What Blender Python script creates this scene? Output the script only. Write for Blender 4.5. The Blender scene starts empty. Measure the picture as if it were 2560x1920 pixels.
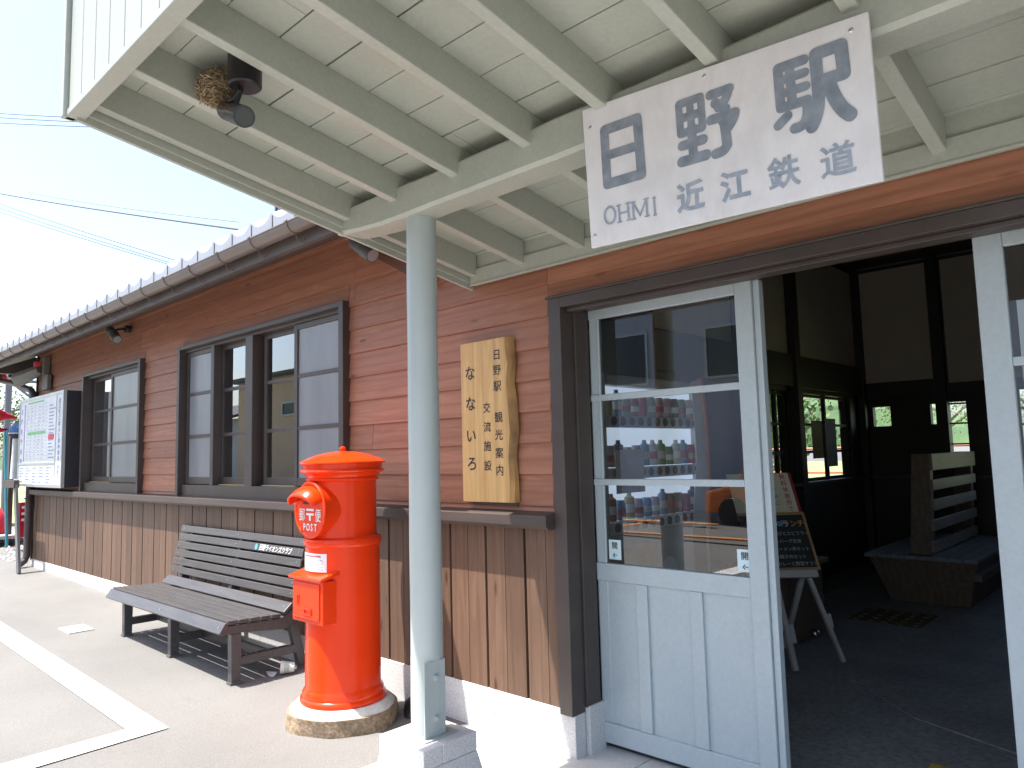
import bpy, math, random
from mathutils import Vector, Matrix
random.seed(7)
SC = bpy.context.scene
COL = SC.collection
R = math.radians

# ------------------------------------------------------------------ camera
cam = bpy.data.cameras.new('camera'); cam.sensor_width = 36.0; cam.lens = 25.748
cam.clip_start = 0.05; cam.clip_end = 3000
co = bpy.data.objects.new('camera', cam); COL.objects.link(co); SC.camera = co
cr = Vector((0.7255739, 0.68767576, -0.02538843))
cd = Vector((-0.08420977, 0.0521129, -0.9950844))
cf = Vector((-0.68297235, 0.72414522, 0.09572077))
M = Matrix.Identity(4)
for i in range(3):
    M[i][0] = cr[i]; M[i][1] = -cd[i]; M[i][2] = -cf[i]
M[0][3], M[1][3], M[2][3] = 0, 0, 1.43
co.matrix_world = M

# ------------------------------------------------------------------ light
SUN_EL, SUN_AZ = R(67.7), R(218.3)
W = bpy.data.worlds.new('World'); SC.world = W; W.use_nodes = True
nt = W.node_tree
sky = nt.nodes.new('ShaderNodeTexSky'); sky.sky_type = 'NISHITA'; sky.sun_disc = False
sky.sun_elevation = SUN_EL; sky.sun_rotation = SUN_AZ
sky.air_density = 1.0; sky.dust_density = 3.0; sky.ozone_density = 1.0; sky.altitude = 200
nt.links.new(sky.outputs[0], nt.nodes['Background'].inputs[0])
nt.nodes['Background'].inputs[1].default_value = 0.15
sl = bpy.data.lights.new('sun', 'SUN'); sl.energy = 4.6; sl.angle = R(0.53); sl.color = (1, .955, .89)
so = bpy.data.objects.new('sun', sl); COL.objects.link(so)
so.rotation_euler = Vector((0.79, 1.0, -3.1)).to_track_quat('-Z', 'Y').to_euler()
SC.view_settings.view_transform = 'Standard'; SC.view_settings.look = 'None'
SC.view_settings.exposure = 1.45; SC.view_settings.gamma = 1.0
SC.view_settings.use_curve_mapping = False
SC.cycles.max_bounces = 10; SC.cycles.diffuse_bounces = 6; SC.cycles.transparent_max_bounces = 16

# ------------------------------------------------------------------ materials
def lin(c): return tuple(((v/12.92) if v <= .04045 else ((v+.055)/1.055)**2.4) for v in c)
MC = {}
def base_mat(name):
    m = bpy.data.materials.new(name); m.use_nodes = True
    return m, m.node_tree, m.node_tree.nodes['Principled BSDF']
def N(t, typ, **kw):
    n = t.nodes.new(typ)
    for k, v in kw.items(): setattr(n, k, v)
    return n
def coords(t, scale=(1, 1, 1), island=False):
    tc = N(t, 'ShaderNodeTexCoord'); mp = N(t, 'ShaderNodeMapping'); mp.inputs['Scale'].default_value = scale
    src = tc.outputs['Object']
    if island:
        g = N(t, 'ShaderNodeNewGeometry'); mu = N(t, 'ShaderNodeMath', operation='MULTIPLY'); mu.inputs[1].default_value = 37.0
        t.links.new(g.outputs['Random Per Island'], mu.inputs[0])
        ad = N(t, 'ShaderNodeVectorMath', operation='ADD')
        t.links.new(src, ad.inputs[0]); t.links.new(mu.outputs[0], ad.inputs[1]); src = ad.outputs[0]
    t.links.new(src, mp.inputs[0])
    return mp.outputs[0]
def noise(t, vec, scale, detail=4, rough=.55, dist=0.0):
    n = N(t, 'ShaderNodeTexNoise'); n.inputs['Scale'].default_value = scale; n.inputs['Detail'].default_value = detail
    n.inputs['Roughness'].default_value = rough; n.inputs['Distortion'].default_value = dist
    t.links.new(vec, n.inputs['Vector']); return n.outputs[0]
def ramp(t, f, stops):
    r = N(t, 'ShaderNodeValToRGB'); e = r.color_ramp.elements
    while len(e) < len(stops): e.new(.5)
    for i, (p, c) in enumerate(stops):
        e[i].position = p; e[i].color = (*c, 1) if len(c) == 3 else c
    t.links.new(f, r.inputs[0]); return r.outputs[0]
def mixc(t, f, a, b, mode='MIX'):
    m = N(t, 'ShaderNodeMix', data_type='RGBA', blend_type=mode)
    for s, v in ((m.inputs[0], f), (m.inputs[6], a), (m.inputs[7], b)):
        if isinstance(v, (int, float)): s.default_value = v
        elif isinstance(v, tuple): s.default_value = (*v, 1)
        else: t.links.new(v, s)
    return m.outputs[2]
def bump(t, b, h, strength=.2, dist=.01):
    n = N(t, 'ShaderNodeBump'); n.inputs['Strength'].default_value = strength; n.inputs['Distance'].default_value = dist
    t.links.new(h, n.inputs['Height']); t.links.new(n.outputs[0], b.inputs['Normal'])
def plain(name, c1, c2=None, scale=6, rough=.5, stretch=(1, 1, 1), bs=0.0, metal=0, coat=0, spec=.5, fine=None):
    if name in MC: return MC[name]
    m, t, b = base_mat(name)
    b.inputs['Roughness'].default_value = rough; b.inputs['Metallic'].default_value = metal
    b.inputs['Coat Weight'].default_value = coat; b.inputs['Specular IOR Level'].default_value = spec
    b.inputs['Coat Roughness'].default_value = .08
    c2 = c2 or tuple(v*.82 for v in c1)
    v = coords(t, stretch)
    f = noise(t, v, scale, 6, .6)
    col = ramp(t, f, [(.32, c2), (.68, c1)])
    if fine:
        g = noise(t, v, fine[0], 3, .7)
        col = mixc(t, fine[1], col, ramp(t, g, [(.35, (0, 0, 0)), (.65, (1, 1, 1))]), 'OVERLAY')
    t.links.new(col, b.inputs['Base Color'])
    if bs: bump(t, b, noise(t, v, (fine[0] if fine else scale*8), 4, .6), bs, .004)
    MC[name] = m; return m
def wood(name, c1, c2, axis='x', rough=.5, var=.35, knots=True, grain=1.0, bs=.12, spec=.35):
    m, t, b = base_mat(name); b.inputs['Roughness'].default_value = rough; b.inputs['Specular IOR Level'].default_value = spec
    s = {'x': (1.0, 9, 9), 'z': (9, 9, 1.0), 'y': (9, 1.0, 9)}[axis]
    v = coords(t, s, True)
    f = noise(t, v, 2.2*grain, 7, .62, 1.2)
    col = ramp(t, f, [(.25, c2), (.5, tuple((a+bb)/2 for a, bb in zip(c1, c2))), (.62, c1), (.8, tuple(a*.9 for a in c1))])
    w = N(t, 'ShaderNodeTexWave', wave_type='RINGS' if False else 'BANDS', bands_direction={'x': 'Z', 'z': 'X', 'y': 'X'}[axis])
    w.inputs['Scale'].default_value = .55*grain; w.inputs['Distortion'].default_value = 9; w.inputs['Detail'].default_value = 3
    w.inputs['Detail Scale'].default_value = .55
    t.links.new(v, w.inputs['Vector'])
    col = mixc(t, ramp(t, w.outputs[1], [(.0, (.30,)*3), (.25, (0,)*3)]), col, tuple(x*.62 for x in c2))
    if knots:
        vo = N(t, 'ShaderNodeTexVoronoi'); vo.inputs['Scale'].default_value = 1.0
        ks = {'x': (2.4, 3, 9), 'z': (9, 3, 2.4), 'y': (9, 2.4, 9)}[axis]
        t.links.new(coords(t, ks, True), vo.inputs['Vector'])
        col = mixc(t, ramp(t, vo.outputs['Distance'], [(.05, (.85,)*3), (.13, (0,)*3)]), col, tuple(x*.4 for x in c2))
    g = N(t, 'ShaderNodeNewGeometry')
    hs = N(t, 'ShaderNodeHueSaturation'); mr = N(t, 'ShaderNodeMapRange'); mr.inputs[3].default_value = 1-var*.6; mr.inputs[4].default_value = 1+var*.6
    t.links.new(g.outputs['Random Per Island'], mr.inputs[0]); t.links.new(mr.outputs[0], hs.inputs['Value']); t.links.new(col, hs.inputs['Color'])
    t.links.new(hs.outputs[0], b.inputs['Base Color'])
    bump(t, b, f, bs, .004)
    MC[name] = m; return m
def glass(name, refl=1.0, tint=(.93, .95, .95), rough=0.0, ior=1.52):
    m, t, b = base_mat(name); t.nodes.remove(b)
    out = t.nodes['Material Output']
    tr = N(t, 'ShaderNodeBsdfTransparent'); tr.inputs[0].default_value = (*tint, 1)
    gl = N(t, 'ShaderNodeBsdfGlossy'); gl.inputs['Roughness'].default_value = rough
    fr = N(t, 'ShaderNodeFresnel'); fr.inputs[0].default_value = ior
    mu = N(t, 'ShaderNodeMath', operation='MULTIPLY', use_clamp=True); mu.inputs[1].default_value = refl
    mx = N(t, 'ShaderNodeMixShader')
    t.links.new(fr.outputs[0], mu.inputs[0]); t.links.new(mu.outputs[0], mx.inputs[0])
    t.links.new(tr.outputs[0], mx.inputs[1]); t.links.new(gl.outputs[0], mx.inputs[2]); t.links.new(mx.outputs[0], out.inputs[0])
    MC[name] = m; return m
def glow(name, c, s):
    m, t, b = base_mat(name); b.inputs['Base Color'].default_value = (*c, 1)
    b.inputs['Emission Color'].default_value = (*c, 1); b.inputs['Emission Strength'].default_value = s
    MC[name] = m; return m

CEDAR = wood('cedar_siding', (.345, .152, .088), (.26, .106, .061), 'x', .5, .20, True)
DADO = wood('brown_boards', (.150, .090, .059), (.112, .064, .042), 'z', .5, .28, True)
DARK = plain('dark_brown_paint', (.066, .050, .043), (.050, .038, .033), 5, .42, (1, 1, 1), .05)
LEDGE = plain('brown_ledge_paint', (.080, .060, .052), (.058, .044, .038), 4, .45, (.4, 4, 4), .06)
PAINT = plain('grey_paint_bounce_tint', (.395, .412, .352), (.36, .376, .32), 3.5, .42, (1, 1, 1), .06, fine=(60, .05))  # canopy copy of the grey paint, warm ground bounce put into its colour
PAINT_SKY = plain('grey_paint_sky_tint', (.415, .475, .495), (.385, .445, .465), 3, .4, (1, 1, 1), .05, fine=(60, .04))  # same paint on the doors, with blue sky light tinted into it
PAINT_SKY_POST = plain('grey_post_sky_tint', (.415, .46, .445), (.375, .415, .40), 3, .38, (2, 2, .5), .10)  # the post's copy of that paint, cool sky light mixed into the colour
RED = plain('red_paint', (.78, .044, .003), (.72, .037, .003), 4, .22, (1, 1, 1), .04, coat=.08, spec=.3)
GRAN = plain('granite', (.62, .61, .60), (.50, .49, .485), 260, .6, fine=(420, .55), bs=.25)
CONC = plain('concrete_slab_mat', (.60, .585, .56), (.50, .49, .465), 3, .8, fine=(90, .12), bs=.15)
ROAD = plain('road_paint', (.80, .79, .77), (.68, .67, .65), 5, .7, fine=(140, .25), bs=.2)
METAL = plain('gutter_metal', (.20, .165, .145), (.17, .14, .12), 4, .42, metal=.25)
TILE = plain('silver_roof_tile', (.295, .31, .345), (.25, .265, .295), 6, .4)
BLACK = plain('black_fitting', (.022, .022, .024), (.016, .016, .018), 8, .4)
GREYF = plain('grey_fitting', (.12, .125, .125), (.09, .095, .095), 8, .4)
BENCHM = plain('bench_slats', (.080, .075, .075), (.056, .052, .052), 5, .36, (.6, 8, 8), .12)
WHITE = plain('white_paint', (.80, .80, .79), (.74, .74, .73), 6, .5)
INK = plain('black_ink', (.02, .018, .016), None, 5, .5)
SIGNW = plain('sign_white', (.71, .69, .685), (.64, .615, .61), 4.5, .5, (1, 1, .6), fine=(17, .09))
SIGNI = plain('sign_faded_ink', (.155, .178, .21), (.27, .30, .34), 22, .55, (1, 1, 1))
SIGNI2 = plain('sign_thin_ink', (.23, .27, .33), (.34, .38, .43), 40, .55)
KEYAKI = wood('pale_sign_wood', (.62, .40, .17), (.50, .29, .11), 'z', .5, .05, False, .7, .05)
BARK = plain('bark_edge', (.42, .23, .07), (.16, .085, .03), 9, .65, (1, 1, .5), .3)
FROST = plain('frosted_pane', (.235, .243, .255), (.18, .187, .20), 2.2, .28, (2, 2, .5), .0, spec=.5)
GLASS = glass('window_glass', 3.9)
DGLASS = glass('door_glass', 3.9)
BGLASS = glass('back_glass', 1.0)
CURT = plain('pale_curtain', (.86, .84, .78), (.74, .72, .66), 3, .8, (8, 8, .4))
CHROME = plain('steel', (.6, .6, .6), None, 9, .3, metal=1)
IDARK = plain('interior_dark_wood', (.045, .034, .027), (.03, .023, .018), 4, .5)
PLAST = plain('interior_plaster', (.66, .58, .45), (.60, .53, .41), 3, .8)
IFLOOR = plain('interior_floor_mat', (.33, .325, .31), (.22, .218, .21), 1.6, .55, fine=(30, .25), bs=.2)
IBENCH = wood('old_bench_wood', (.19, .135, .09), (.12, .082, .053), 'y', .5, .2, False)
PINE = plain('white_easel_paint', (.52, .50, .46), (.42, .40, .37), 7, .6)
CREAM = plain('cream_paper', (.72, .66, .48), None, 3, .6)
CHALKB = plain('blackboard', (.018, .020, .019), None, 8, .6)
FRAMEW = plain('board_frame_wood', (.42, .25, .10), None, 8, .5)
RINK = plain('red_ink', (.42, .03, .03), None, 8, .6)
ORNG = plain('orange_chalk', (.75, .30, .08), None, 8, .7)
BLUEC = plain('blue_chalk', (.25, .5, .65), None, 8, .7)
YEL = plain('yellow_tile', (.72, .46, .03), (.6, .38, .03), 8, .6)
CLOTHR = plain('red_cloth', (.70, .02, .04), (.55, .01, .03), 6, .7)
CLOTHB = plain('blue_cloth', (.16, .34, .72), (.10, .2, .5), 6, .7)
CLOTHN = plain('navy_cloth', (.03, .04, .10), None, 6, .7)
TEALP = plain('teal_pole', (.05, .32, .40), None, 6, .4)
STEELG = plain('steel_grey', (.16, .15, .19), None, 6, .5)
CABLE = plain('cable_black', (.022, .022, .03), None, 6, .6)
LEAF = plain('leaf_green', (.11, .17, .05), (.06, .10, .03), 2.0, .6)
LEAF2 = plain('leaf_pale', (.16, .26, .06), (.08, .14, .03), 2.0, .6)
TRUNKM = plain('trunk_bark', (.14, .10, .07), (.08, .06, .04), 8, .8)
FIELD = plain('field_green', (.30, .36, .15), (.24, .30, .11), .5, .9)
HILLM = plain('hill_green', (.10, .17, .07), (.06, .11, .05), .05, .9)
ORAIL = plain('orange_rail', (.62, .16, .05), None, 6, .5)
STRAW = wood('nest_straw', (.40, .31, .19), (.15, .10, .055), 'x', .9, 1.0, False)
TANH = plain('tan_render', (.62, .46, .31), (.57, .42, .28), 1, .8)
BLUEH = plain('blue_grey_cladding', (.44, .48, .56), (.40, .44, .51), 1, .6)
ROOFD = plain('dark_roof', (.08, .08, .085), None, 2, .6)
ORCAR = plain('orange_car_paint', (.72, .17, .02), None, 2, .25, coat=.5)
PATCHM = plain('cardboard', (.35, .25, .15), None, 4, .7)
STONEB = plain('rough_stone', (.34, .25, .16), (.16, .115, .075), 22, .9, fine=(60, .3), bs=.8)
STONEW = plain('pale_stone', (.66, .64, .60), (.52, .50, .46), 9, .8, fine=(60, .1), bs=.25)  # plinth top, paler than the rough sides below
LOGO = plain('blue_logo', (.10, .35, .65), None, 5, .5)
PAPER = plain('white_paper', (.78, .80, .80), None, 5, .5)
STICK = plain('pale_blue_sticker', (.58, .74, .78), None, 5, .4)
GRINK = plain('grey_print', (.46, .48, .52), None, 30, .6)
BLPRINT = plain('blue_print', (.24, .31, .52), None, 30, .5)
GRNPR = plain('green_print', (.22, .55, .22), None, 30, .5)
REDPR = plain('red_print', (.72, .06, .10), None, 30, .5)
ALU = plain('aluminium_frame', (.55, .57, .58), None, 6, .35, metal=.6)
VMW = glow('machine_display', (.52, .62, .75), .30)
VMB = plain('machine_body', (.50, .50, .50), None, 6, .4)
VMO = plain('machine_orange_trim', (.45, .16, .05), None, 6, .4)

# asphalt: fine aggregate, faint patches and stains
def make_asphalt():
    m, t, b = base_mat('asphalt'); b.inputs['Roughness'].default_value = .85
    v = coords(t)
    a = ramp(t, noise(t, v, .7, 5, .6), [(.3, (.130, .126, .120)), (.7, (.170, .165, .157))])
    g = ramp(t, noise(t, v, 150, 3, .75), [(.3, (.25,)*3), (.5, (.5,)*3), (.7, (.8,)*3)])
    c = mixc(t, .45, a, g, 'OVERLAY')
    c = mixc(t, ramp(t, noise(t, coords(t, (1, 2.5, 1)), 2.3, 4, .6), [(.60, (0,)*3), (.75, (.35,)*3)]), c, (.11, .10, .088))
    t.links.new(c, b.inputs['Base Color'])
    sp = noise(t, v, 75, 2, .8)
    c = mixc(t, ramp(t, sp, [(.66, (0,)*3), (.74, (.55,)*3)]), c, (.27, .26, .25))
    c = mixc(t, ramp(t, sp, [(.24, (.5,)*3), (.33, (0,)*3)]), c, (.075, .07, .065))
    t.links.new(c, b.inputs['Base Color'])
    bump(t, b, noise(t, v, 110, 3, .7), .6, .005)
    return m
ASPH = make_asphalt()

# ------------------------------------------------------------------ mesh builder
FONTC = {}
def glyphs(s, bold):
    k = (s, bold)
    if k not in FONTC:
        c = bpy.data.curves.new('t', 'FONT'); c.body = s; c.offset = bold; c.resolution_u = 3
        c.align_x = 'CENTER'
        o = bpy.data.objects.new('t', c); COL.objects.link(o)
        bpy.context.view_layer.update()
        me = bpy.data.meshes.new_from_object(o.evaluated_get(bpy.context.evaluated_depsgraph_get()))
        vs = [v.co.copy() for v in me.vertices]; fs = [tuple(p.vertices) for p in me.polygons]
        bpy.data.objects.remove(o); bpy.data.curves.remove(c); bpy.data.meshes.remove(me)
        if vs:
            y0 = min(v.y for v in vs); y1 = max(v.y for v in vs); x0 = min(v.x for v in vs); x1 = max(v.x for v in vs)
        else: x0 = x1 = y0 = y1 = 0
        FONTC[k] = (vs, fs, (x0, x1, y0, y1))
    return FONTC[k]

class MB:
    def __init__(s): s.v = []; s.f = []; s.m = []; s.cur = 0
    def add(s, vs, fs):
        n = len(s.v); s.v += [Vector(v) for v in vs]
        for f in fs: s.f.append(tuple(i+n for i in f)); s.m.append(s.cur)
        return s
    def box(s, x0, x1, y0, y1, z0, z1):
        return s.add([(x0, y0, z0), (x1, y0, z0), (x1, y1, z0), (x0, y1, z0), (x0, y0, z1), (x1, y0, z1), (x1, y1, z1), (x0, y1, z1)],
                     [(0, 3, 2, 1), (4, 5, 6, 7), (0, 1, 5, 4), (1, 2, 6, 5), (2, 3, 7, 6), (3, 0, 4, 7)])
    def prism(s, poly, off):
        n = len(poly); off = Vector(off); a = [Vector(p) for p in poly]
        return s.add(a+[p+off for p in a], [tuple(range(n))[::-1], tuple(range(n, 2*n))]+[(i, (i+1) % n, (i+1) % n+n, i+n) for i in range(n)])
    def beam(s, p, q, w, h, up=(0, 0, 1)):
        p, q = Vector(p), Vector(q); d = (q-p).normalized(); up = Vector(up)
        a = d.cross(up).normalized()*w/2; b = a.cross(d).normalized()*h/2
        return s.add([p-a-b, p+a-b, p+a+b, p-a+b, q-a-b, q+a-b, q+a+b, q-a+b],
                     [(0, 1, 2, 3), (7, 6, 5, 4), (0, 4, 5, 1), (1, 5, 6, 2), (2, 6, 7, 3), (3, 7, 4, 0)])
    def tube(s, pts, r, n=10, caps=True):
        pts = [Vector(p) for p in pts]; rs = r if isinstance(r, (list, tuple)) else [r]*len(pts)
        vs = []; fs = []; prev = None
        for i, p in enumerate(pts):
            d = (pts[min(i+1, len(pts)-1)]-pts[max(i-1, 0)]).normalized()
            if prev is None:
                a = d.cross(Vector((0, 0, 1)))
                if a.length < 1e-3: a = d.cross(Vector((1, 0, 0)))
            else: a = prev-d*prev.dot(d)
            a.normalize(); prev = a; b = d.cross(a)
            for k in range(n):
                t = 2*math.pi*k/n; vs.append(p+(a*math.cos(t)+b*math.sin(t))*rs[i])
        for i in range(len(pts)-1):
            for k in range(n): fs.append((i*n+k, i*n+(k+1) % n, (i+1)*n+(k+1) % n, (i+1)*n+k))
        if caps: fs.append(tuple(range(n))[::-1]); fs.append(tuple(range((len(pts)-1)*n, len(pts)*n)))
        return s.add(vs, fs)
    def lathe(s, c, prof, n=48, axis='z'):
        vs = []; fs = []
        for (r, h) in prof:
            for k in range(n):
                t = 2*math.pi*k/n; a, b = r*math.cos(t), r*math.sin(t)
                vs.append({'z': (c[0]+a, c[1]+b, c[2]+h), 'y': (c[0]+a, c[1]+h, c[2]+b), 'x': (c[0]+h, c[1]+a, c[2]+b)}[axis])
        for i in range(len(prof)-1):
            for k in range(n): fs.append((i*n+k, i*n+(k+1) % n, (i+1)*n+(k+1) % n, (i+1)*n+k))
        fs.append(tuple(range(n))[::-1]); fs.append(tuple(range((len(prof)-1)*n, len(prof)*n)))
        return s.add(vs, fs)
    def quad(s, *p): return s.add(p, [tuple(range(len(p)))])
    def text(s, st, c, size, xd, yd, bold=0.0, sx=1.0, shear=0.0):
        vs, fs, (x0, x1, y0, y1) = glyphs(st, bold)
        c, xd, yd = Vector(c), Vector(xd).normalized(), Vector(yd).normalized()
        cx, cy = (x0+x1)/2, (y0+y1)/2
        return s.add([c+xd*(((v.x-cx)*sx+(v.y-cy)*shear)*size)+yd*((v.y-cy)*size) for v in vs], fs)
    def stroke(s, pts, w, o, xd, yd, nd, lift=[0.0]):
        """a brush stroke with round ends: 2-D points in metres on the board's plane"""
        o, xd, yd, nd = Vector(o), Vector(xd), Vector(yd), Vector(nd)
        P = [Vector((p[0], p[1])) for p in pts]; ws = w if isinstance(w, (list, tuple)) else [w]*len(P)
        def put(q):
            lift[0] = lift[0]+2.2e-6 if lift[0] < 6e-4 else 0
            s.add([o+xd*a.x+yd*a.y+nd*lift[0] for a in q], [tuple(range(len(q)))])
        for i, p in enumerate(P):
            if w_round(i, len(P)) or True:
                put([p+Vector((math.cos(t), math.sin(t)))*ws[i]/2 for t in [2*math.pi*k/16 for k in range(16)]])
        for i in range(len(P)-1):
            d = P[i+1]-P[i]
            if d.length < 1e-6: continue
            nn = Vector((-d.y, d.x)).normalized()
            put([P[i]-nn*ws[i]/2, P[i+1]-nn*ws[i+1]/2, P[i+1]+nn*ws[i+1]/2, P[i]+nn*ws[i]/2])
        return s
    def build(s, name, mats, parent=None, smooth=False, bevel=0.0, label=None, kind=None):
        org = Vector(parent['_o']) if parent is not None else Vector((0, 0, 0))
        me = bpy.data.meshes.new(name); me.from_pydata([tuple(v-org) for v in s.v], [], s.f)
        for m in (mats if isinstance(mats, (list, tuple)) else [mats]): me.materials.append(m)
        for i, p in enumerate(me.polygons): p.material_index = s.m[i]; p.use_smooth = smooth
        me.update()
        o = bpy.data.objects.new(name, me); COL.objects.link(o)
        if parent is not None: o.parent = parent; o['_o'] = tuple(org)
        else: o['_o'] = (0, 0, 0)
        if smooth:
            md = o.modifiers.new('w', 'EDGE_SPLIT'); md.split_angle = R(38)
        if bevel:
            md = o.modifiers.new('b', 'BEVEL'); md.width = bevel; md.segments = 2; md.limit_method = 'ANGLE'; md.angle_limit = R(40)
        if label: o['label'] = label
        if kind: o['kind'] = kind
        return o
def w_round(i, n): return True
def thing(name, loc, label, cat, group=None):
    o = bpy.data.objects.new(name, None); COL.objects.link(o); o.location = loc; o.empty_display_size = .1
    o['_o'] = tuple(loc); o['label'] = label; o['category'] = cat
    if group: o['group'] = group
    return o
def tag(o, label, cat, group=None):
    o['label'] = label; o['category'] = cat
    if group: o['group'] = group
    return o

def GZ(x): return -0.0139*(x+3)          # the forecourt falls gently along the station front

# ------------------------------------------------------------------ setting
b = MB(); b.add([(-1500, -1500, GZ(-300)-6), (1500, -1500, -6.5), (1500, 1500, -6.5), (-1500, 1500, GZ(-300)-6)], [(0, 1, 2, 3)])
# one sheet: near part follows the measured fall, far part levels out
b = MB(); xs = [-1500, -400, -90, -40, -20, -12, -6, -3, 0, 6, 20, 80, 400, 1500]; ys = [-1500, -300, -60, -20, -6, 0, 3, 9.9, 14, 40, 90, 300, 1500]
vs = [(x, y, max(-.2, min(.24, GZ(x)))-.004) for y in ys for x in xs]; nx = len(xs)
b.add(vs, [(j*nx+i, j*nx+i+1, (j+1)*nx+i+1, (j+1)*nx+i) for j in range(len(ys)-1) for i in range(nx-1)])
b.build('ground', ASPH, kind='structure')
b = MB()
for x0, x1 in ((-2.98, -2.015), (-2.009, -.75), (-.744, .55), (.556, 1.5)):
    b.box(x0, x1, .55, 3.02, -.2, 0.0)
b.build('porch_slab', CONC, kind='structure', bevel=.003)
b = MB(); b.box(-3.1, 3.0, 3.024, 9.70, -.15, -.006); b.build('interior_floor', IFLOOR, kind='structure')
b = MB()   # raised concrete patch inside
b.prism([(-1.72, 4.80, -.006), (-1.26, 4.75, -.006), (-.94, 5.13, -.006), (-.2, 4.9, -.006), (-.2, 3.9, -.006), (-1.25, 4.34, -.006)][::-1], (0, 0, .006))
b.build('floor_patch', CONC if False else IFLOOR, kind='structure')
def mk(poly, name):
    bb = MB(); bb.add([(x, y, GZ(x)+.003) for x, y in poly], [tuple(range(len(poly)))]); bb.build(name, ROAD, kind='structure')
mk([(-40.0, 2.8), (-7.917, 1.693), (-4.173, 1.674), (-4.326, 1.512), (-7.102, 1.524), (-40, 2.4)], 'parking_line')
b = MB(); b.add([(x, y, GZ(x)+.003) for x, y in [(-4.322, 1.508), (-4.173, 1.670), (-4.143, 1.048), (-3.93, -3.5), (-4.22, -3.5), (-4.312, .946)]], [(0, 5, 4, 3, 2, 1)]); b.build('parking_line', ROAD, kind='structure')
for k, (x0, x1, y0, y1) in enumerate([(-11, -6.4, -6.05, -5.9), (-8, -7.85, -8.0, -3.9), (-11, -3, -4.25, -4.12)]):
    b = MB(); b.box(x0, x1, y0, y1, GZ(x0)-.02, GZ(x0)+.006); b.build('orange_line', ORNG, kind='structure')
b = MB(); b.box(-60, 60, 10.4, 60, -.2, .26); b.build('field', FIELD, kind='structure')
b = MB(); b.box(-60, -18.2, 3.4, 10.3, -.2, .27); b.build('verge', FIELD, kind='structure')
# gravel strip by the left corner
b = MB()
for i in range(700):
    x = random.uniform(-17.5, -11.55); y = random.uniform(2.55, 4.2)
    if x > -12.2 and y < 2.72: continue
    r = random.uniform(.015, .045); a = random.uniform(0, 6); zz = GZ(x)
    pts = [Vector((x+r*math.cos(a+k*1.05)*random.uniform(.7, 1.1), y+r*math.sin(a+k*1.05)*random.uniform(.7, 1.1), zz)) for k in range(6)]
    top = Vector((x, y, zz+r*.8)); n = len(b.v)
    b.add(pts+[top], [(k, (k+1) % 6, 6) for k in range(6)])
g = b.build('gravel', plain('gravel_stone', (.5, .48, .45), (.33, .31, .29), 12, .8), kind='stuff')
g['label'] = 'pale gravel strip at the far corner of the station wall'
# hills far behind
b = MB(); n = 120; vs = []
for i in range(n+1):
    a = R(-30+160*i/n); d = 420
    h = 16+10*math.sin(i*.21)+6*math.sin(i*.53+1)+3*math.sin(i*1.7)
    x, y = -d*math.sin(a), d*math.cos(a)
    vs += [(x, y, -3), (x*1.02, y*1.02, h*.7), (x*1.12, y*1.12, h*1.25)]
b.add(vs, [(3*i+k, 3*i+3+k, 3*i+4+k, 3*i+1+k) for i in range(n) for k in (0, 1)])
b.build('hills', HILLM, kind='structure', smooth=True)

# ------------------------------------------------------------------ station building
ST = thing('station_building', (-6, 2.8, 0), 'long low wooden station building with reddish cedar siding over brown board dado', 'building')
OPEN = [(-9.47, -7.69, 1.10, 2.47), (-6.78, -4.12, 1.10, 2.47), (-2.33, .49, -1, 2.17)]
def cut(x0, x1, z0, z1):
    segs = [(x0, x1)]
    for (a, c, p, q) in OPEN:
        if z1 <= p+.001 or z0 >= q-.001: continue
        ns = []
        for s0, s1 in segs:
            if c <= s0 or a >= s1: ns.append((s0, s1)); continue
            if a > s0: ns.append((s0, a))
            if c < s1: ns.append((c, s1))
        segs = ns
    return segs
b = MB()
JOINTS = [(-7.80, 2.44), (-4.05, 2.44), (-2.365, 2.1)]
def board(b, x0, x1, z0, z1):
    b.add([(x0, 2.783, z0), (x1, 2.783, z0), (x1, 2.797, z1+.012), (x0, 2.797, z1+.012), (x0, 2.806, z0), (x1, 2.806, z0), (x1, 2.808, z1+.012), (x0, 2.808, z1+.012)],
          [(0, 1, 2, 3), (5, 4, 7, 6), (4, 5, 1, 0), (3, 2, 6, 7), (1, 5, 6, 2), (4, 0, 3, 7)])
zs = [1.130]+[1.169+.159*k for k in range(13)]
for k in range(len(zs)-1):
    z0, z1 = zs[k], zs[k+1]
    cuts = [-11.5, 3.2]+[j for j, zj in JOINTS if (z0+z1)/2 > zj or j > -4]
    if k == 7: cuts += [-9.9]
    if k == 3: cuts += [-3.86]
    cuts = sorted(set(cuts))
    top = {7: 2.47}.get(k)
    for a, c in zip(cuts[:-1], cuts[1:]):
        for s0, s1 in cut(a, c, z0, z1):
            if s1-s0 > .03: board(b, s0+.0015, s1-.0015, z0, z1-.004 if False else z1)
for (a, c, p, q) in OPEN:       # the part of a course that runs on above each opening
    zt_ = q+.018 if q > 2.3 else q+.044
    z1 = min(z for z in zs if z > zt_)
    board(b, a+.0015 if q > 2.3 else a-.03, c-.0015, zt_, z1)
b.build('siding', CEDAR, ST)
b = MB()   # dark sheathing behind the boards
for z0, z1 in ((0.0, 1.10), (1.10, 2.17), (2.17, 2.47), (2.47, 3.05)):
    for s0, s1 in cut(-11.48, 3.2, z0, z1): b.box(s0, s1, 2.815, 2.92, z0, z1)
b.build('sheathing', DARK, ST)
b = MB()
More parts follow.
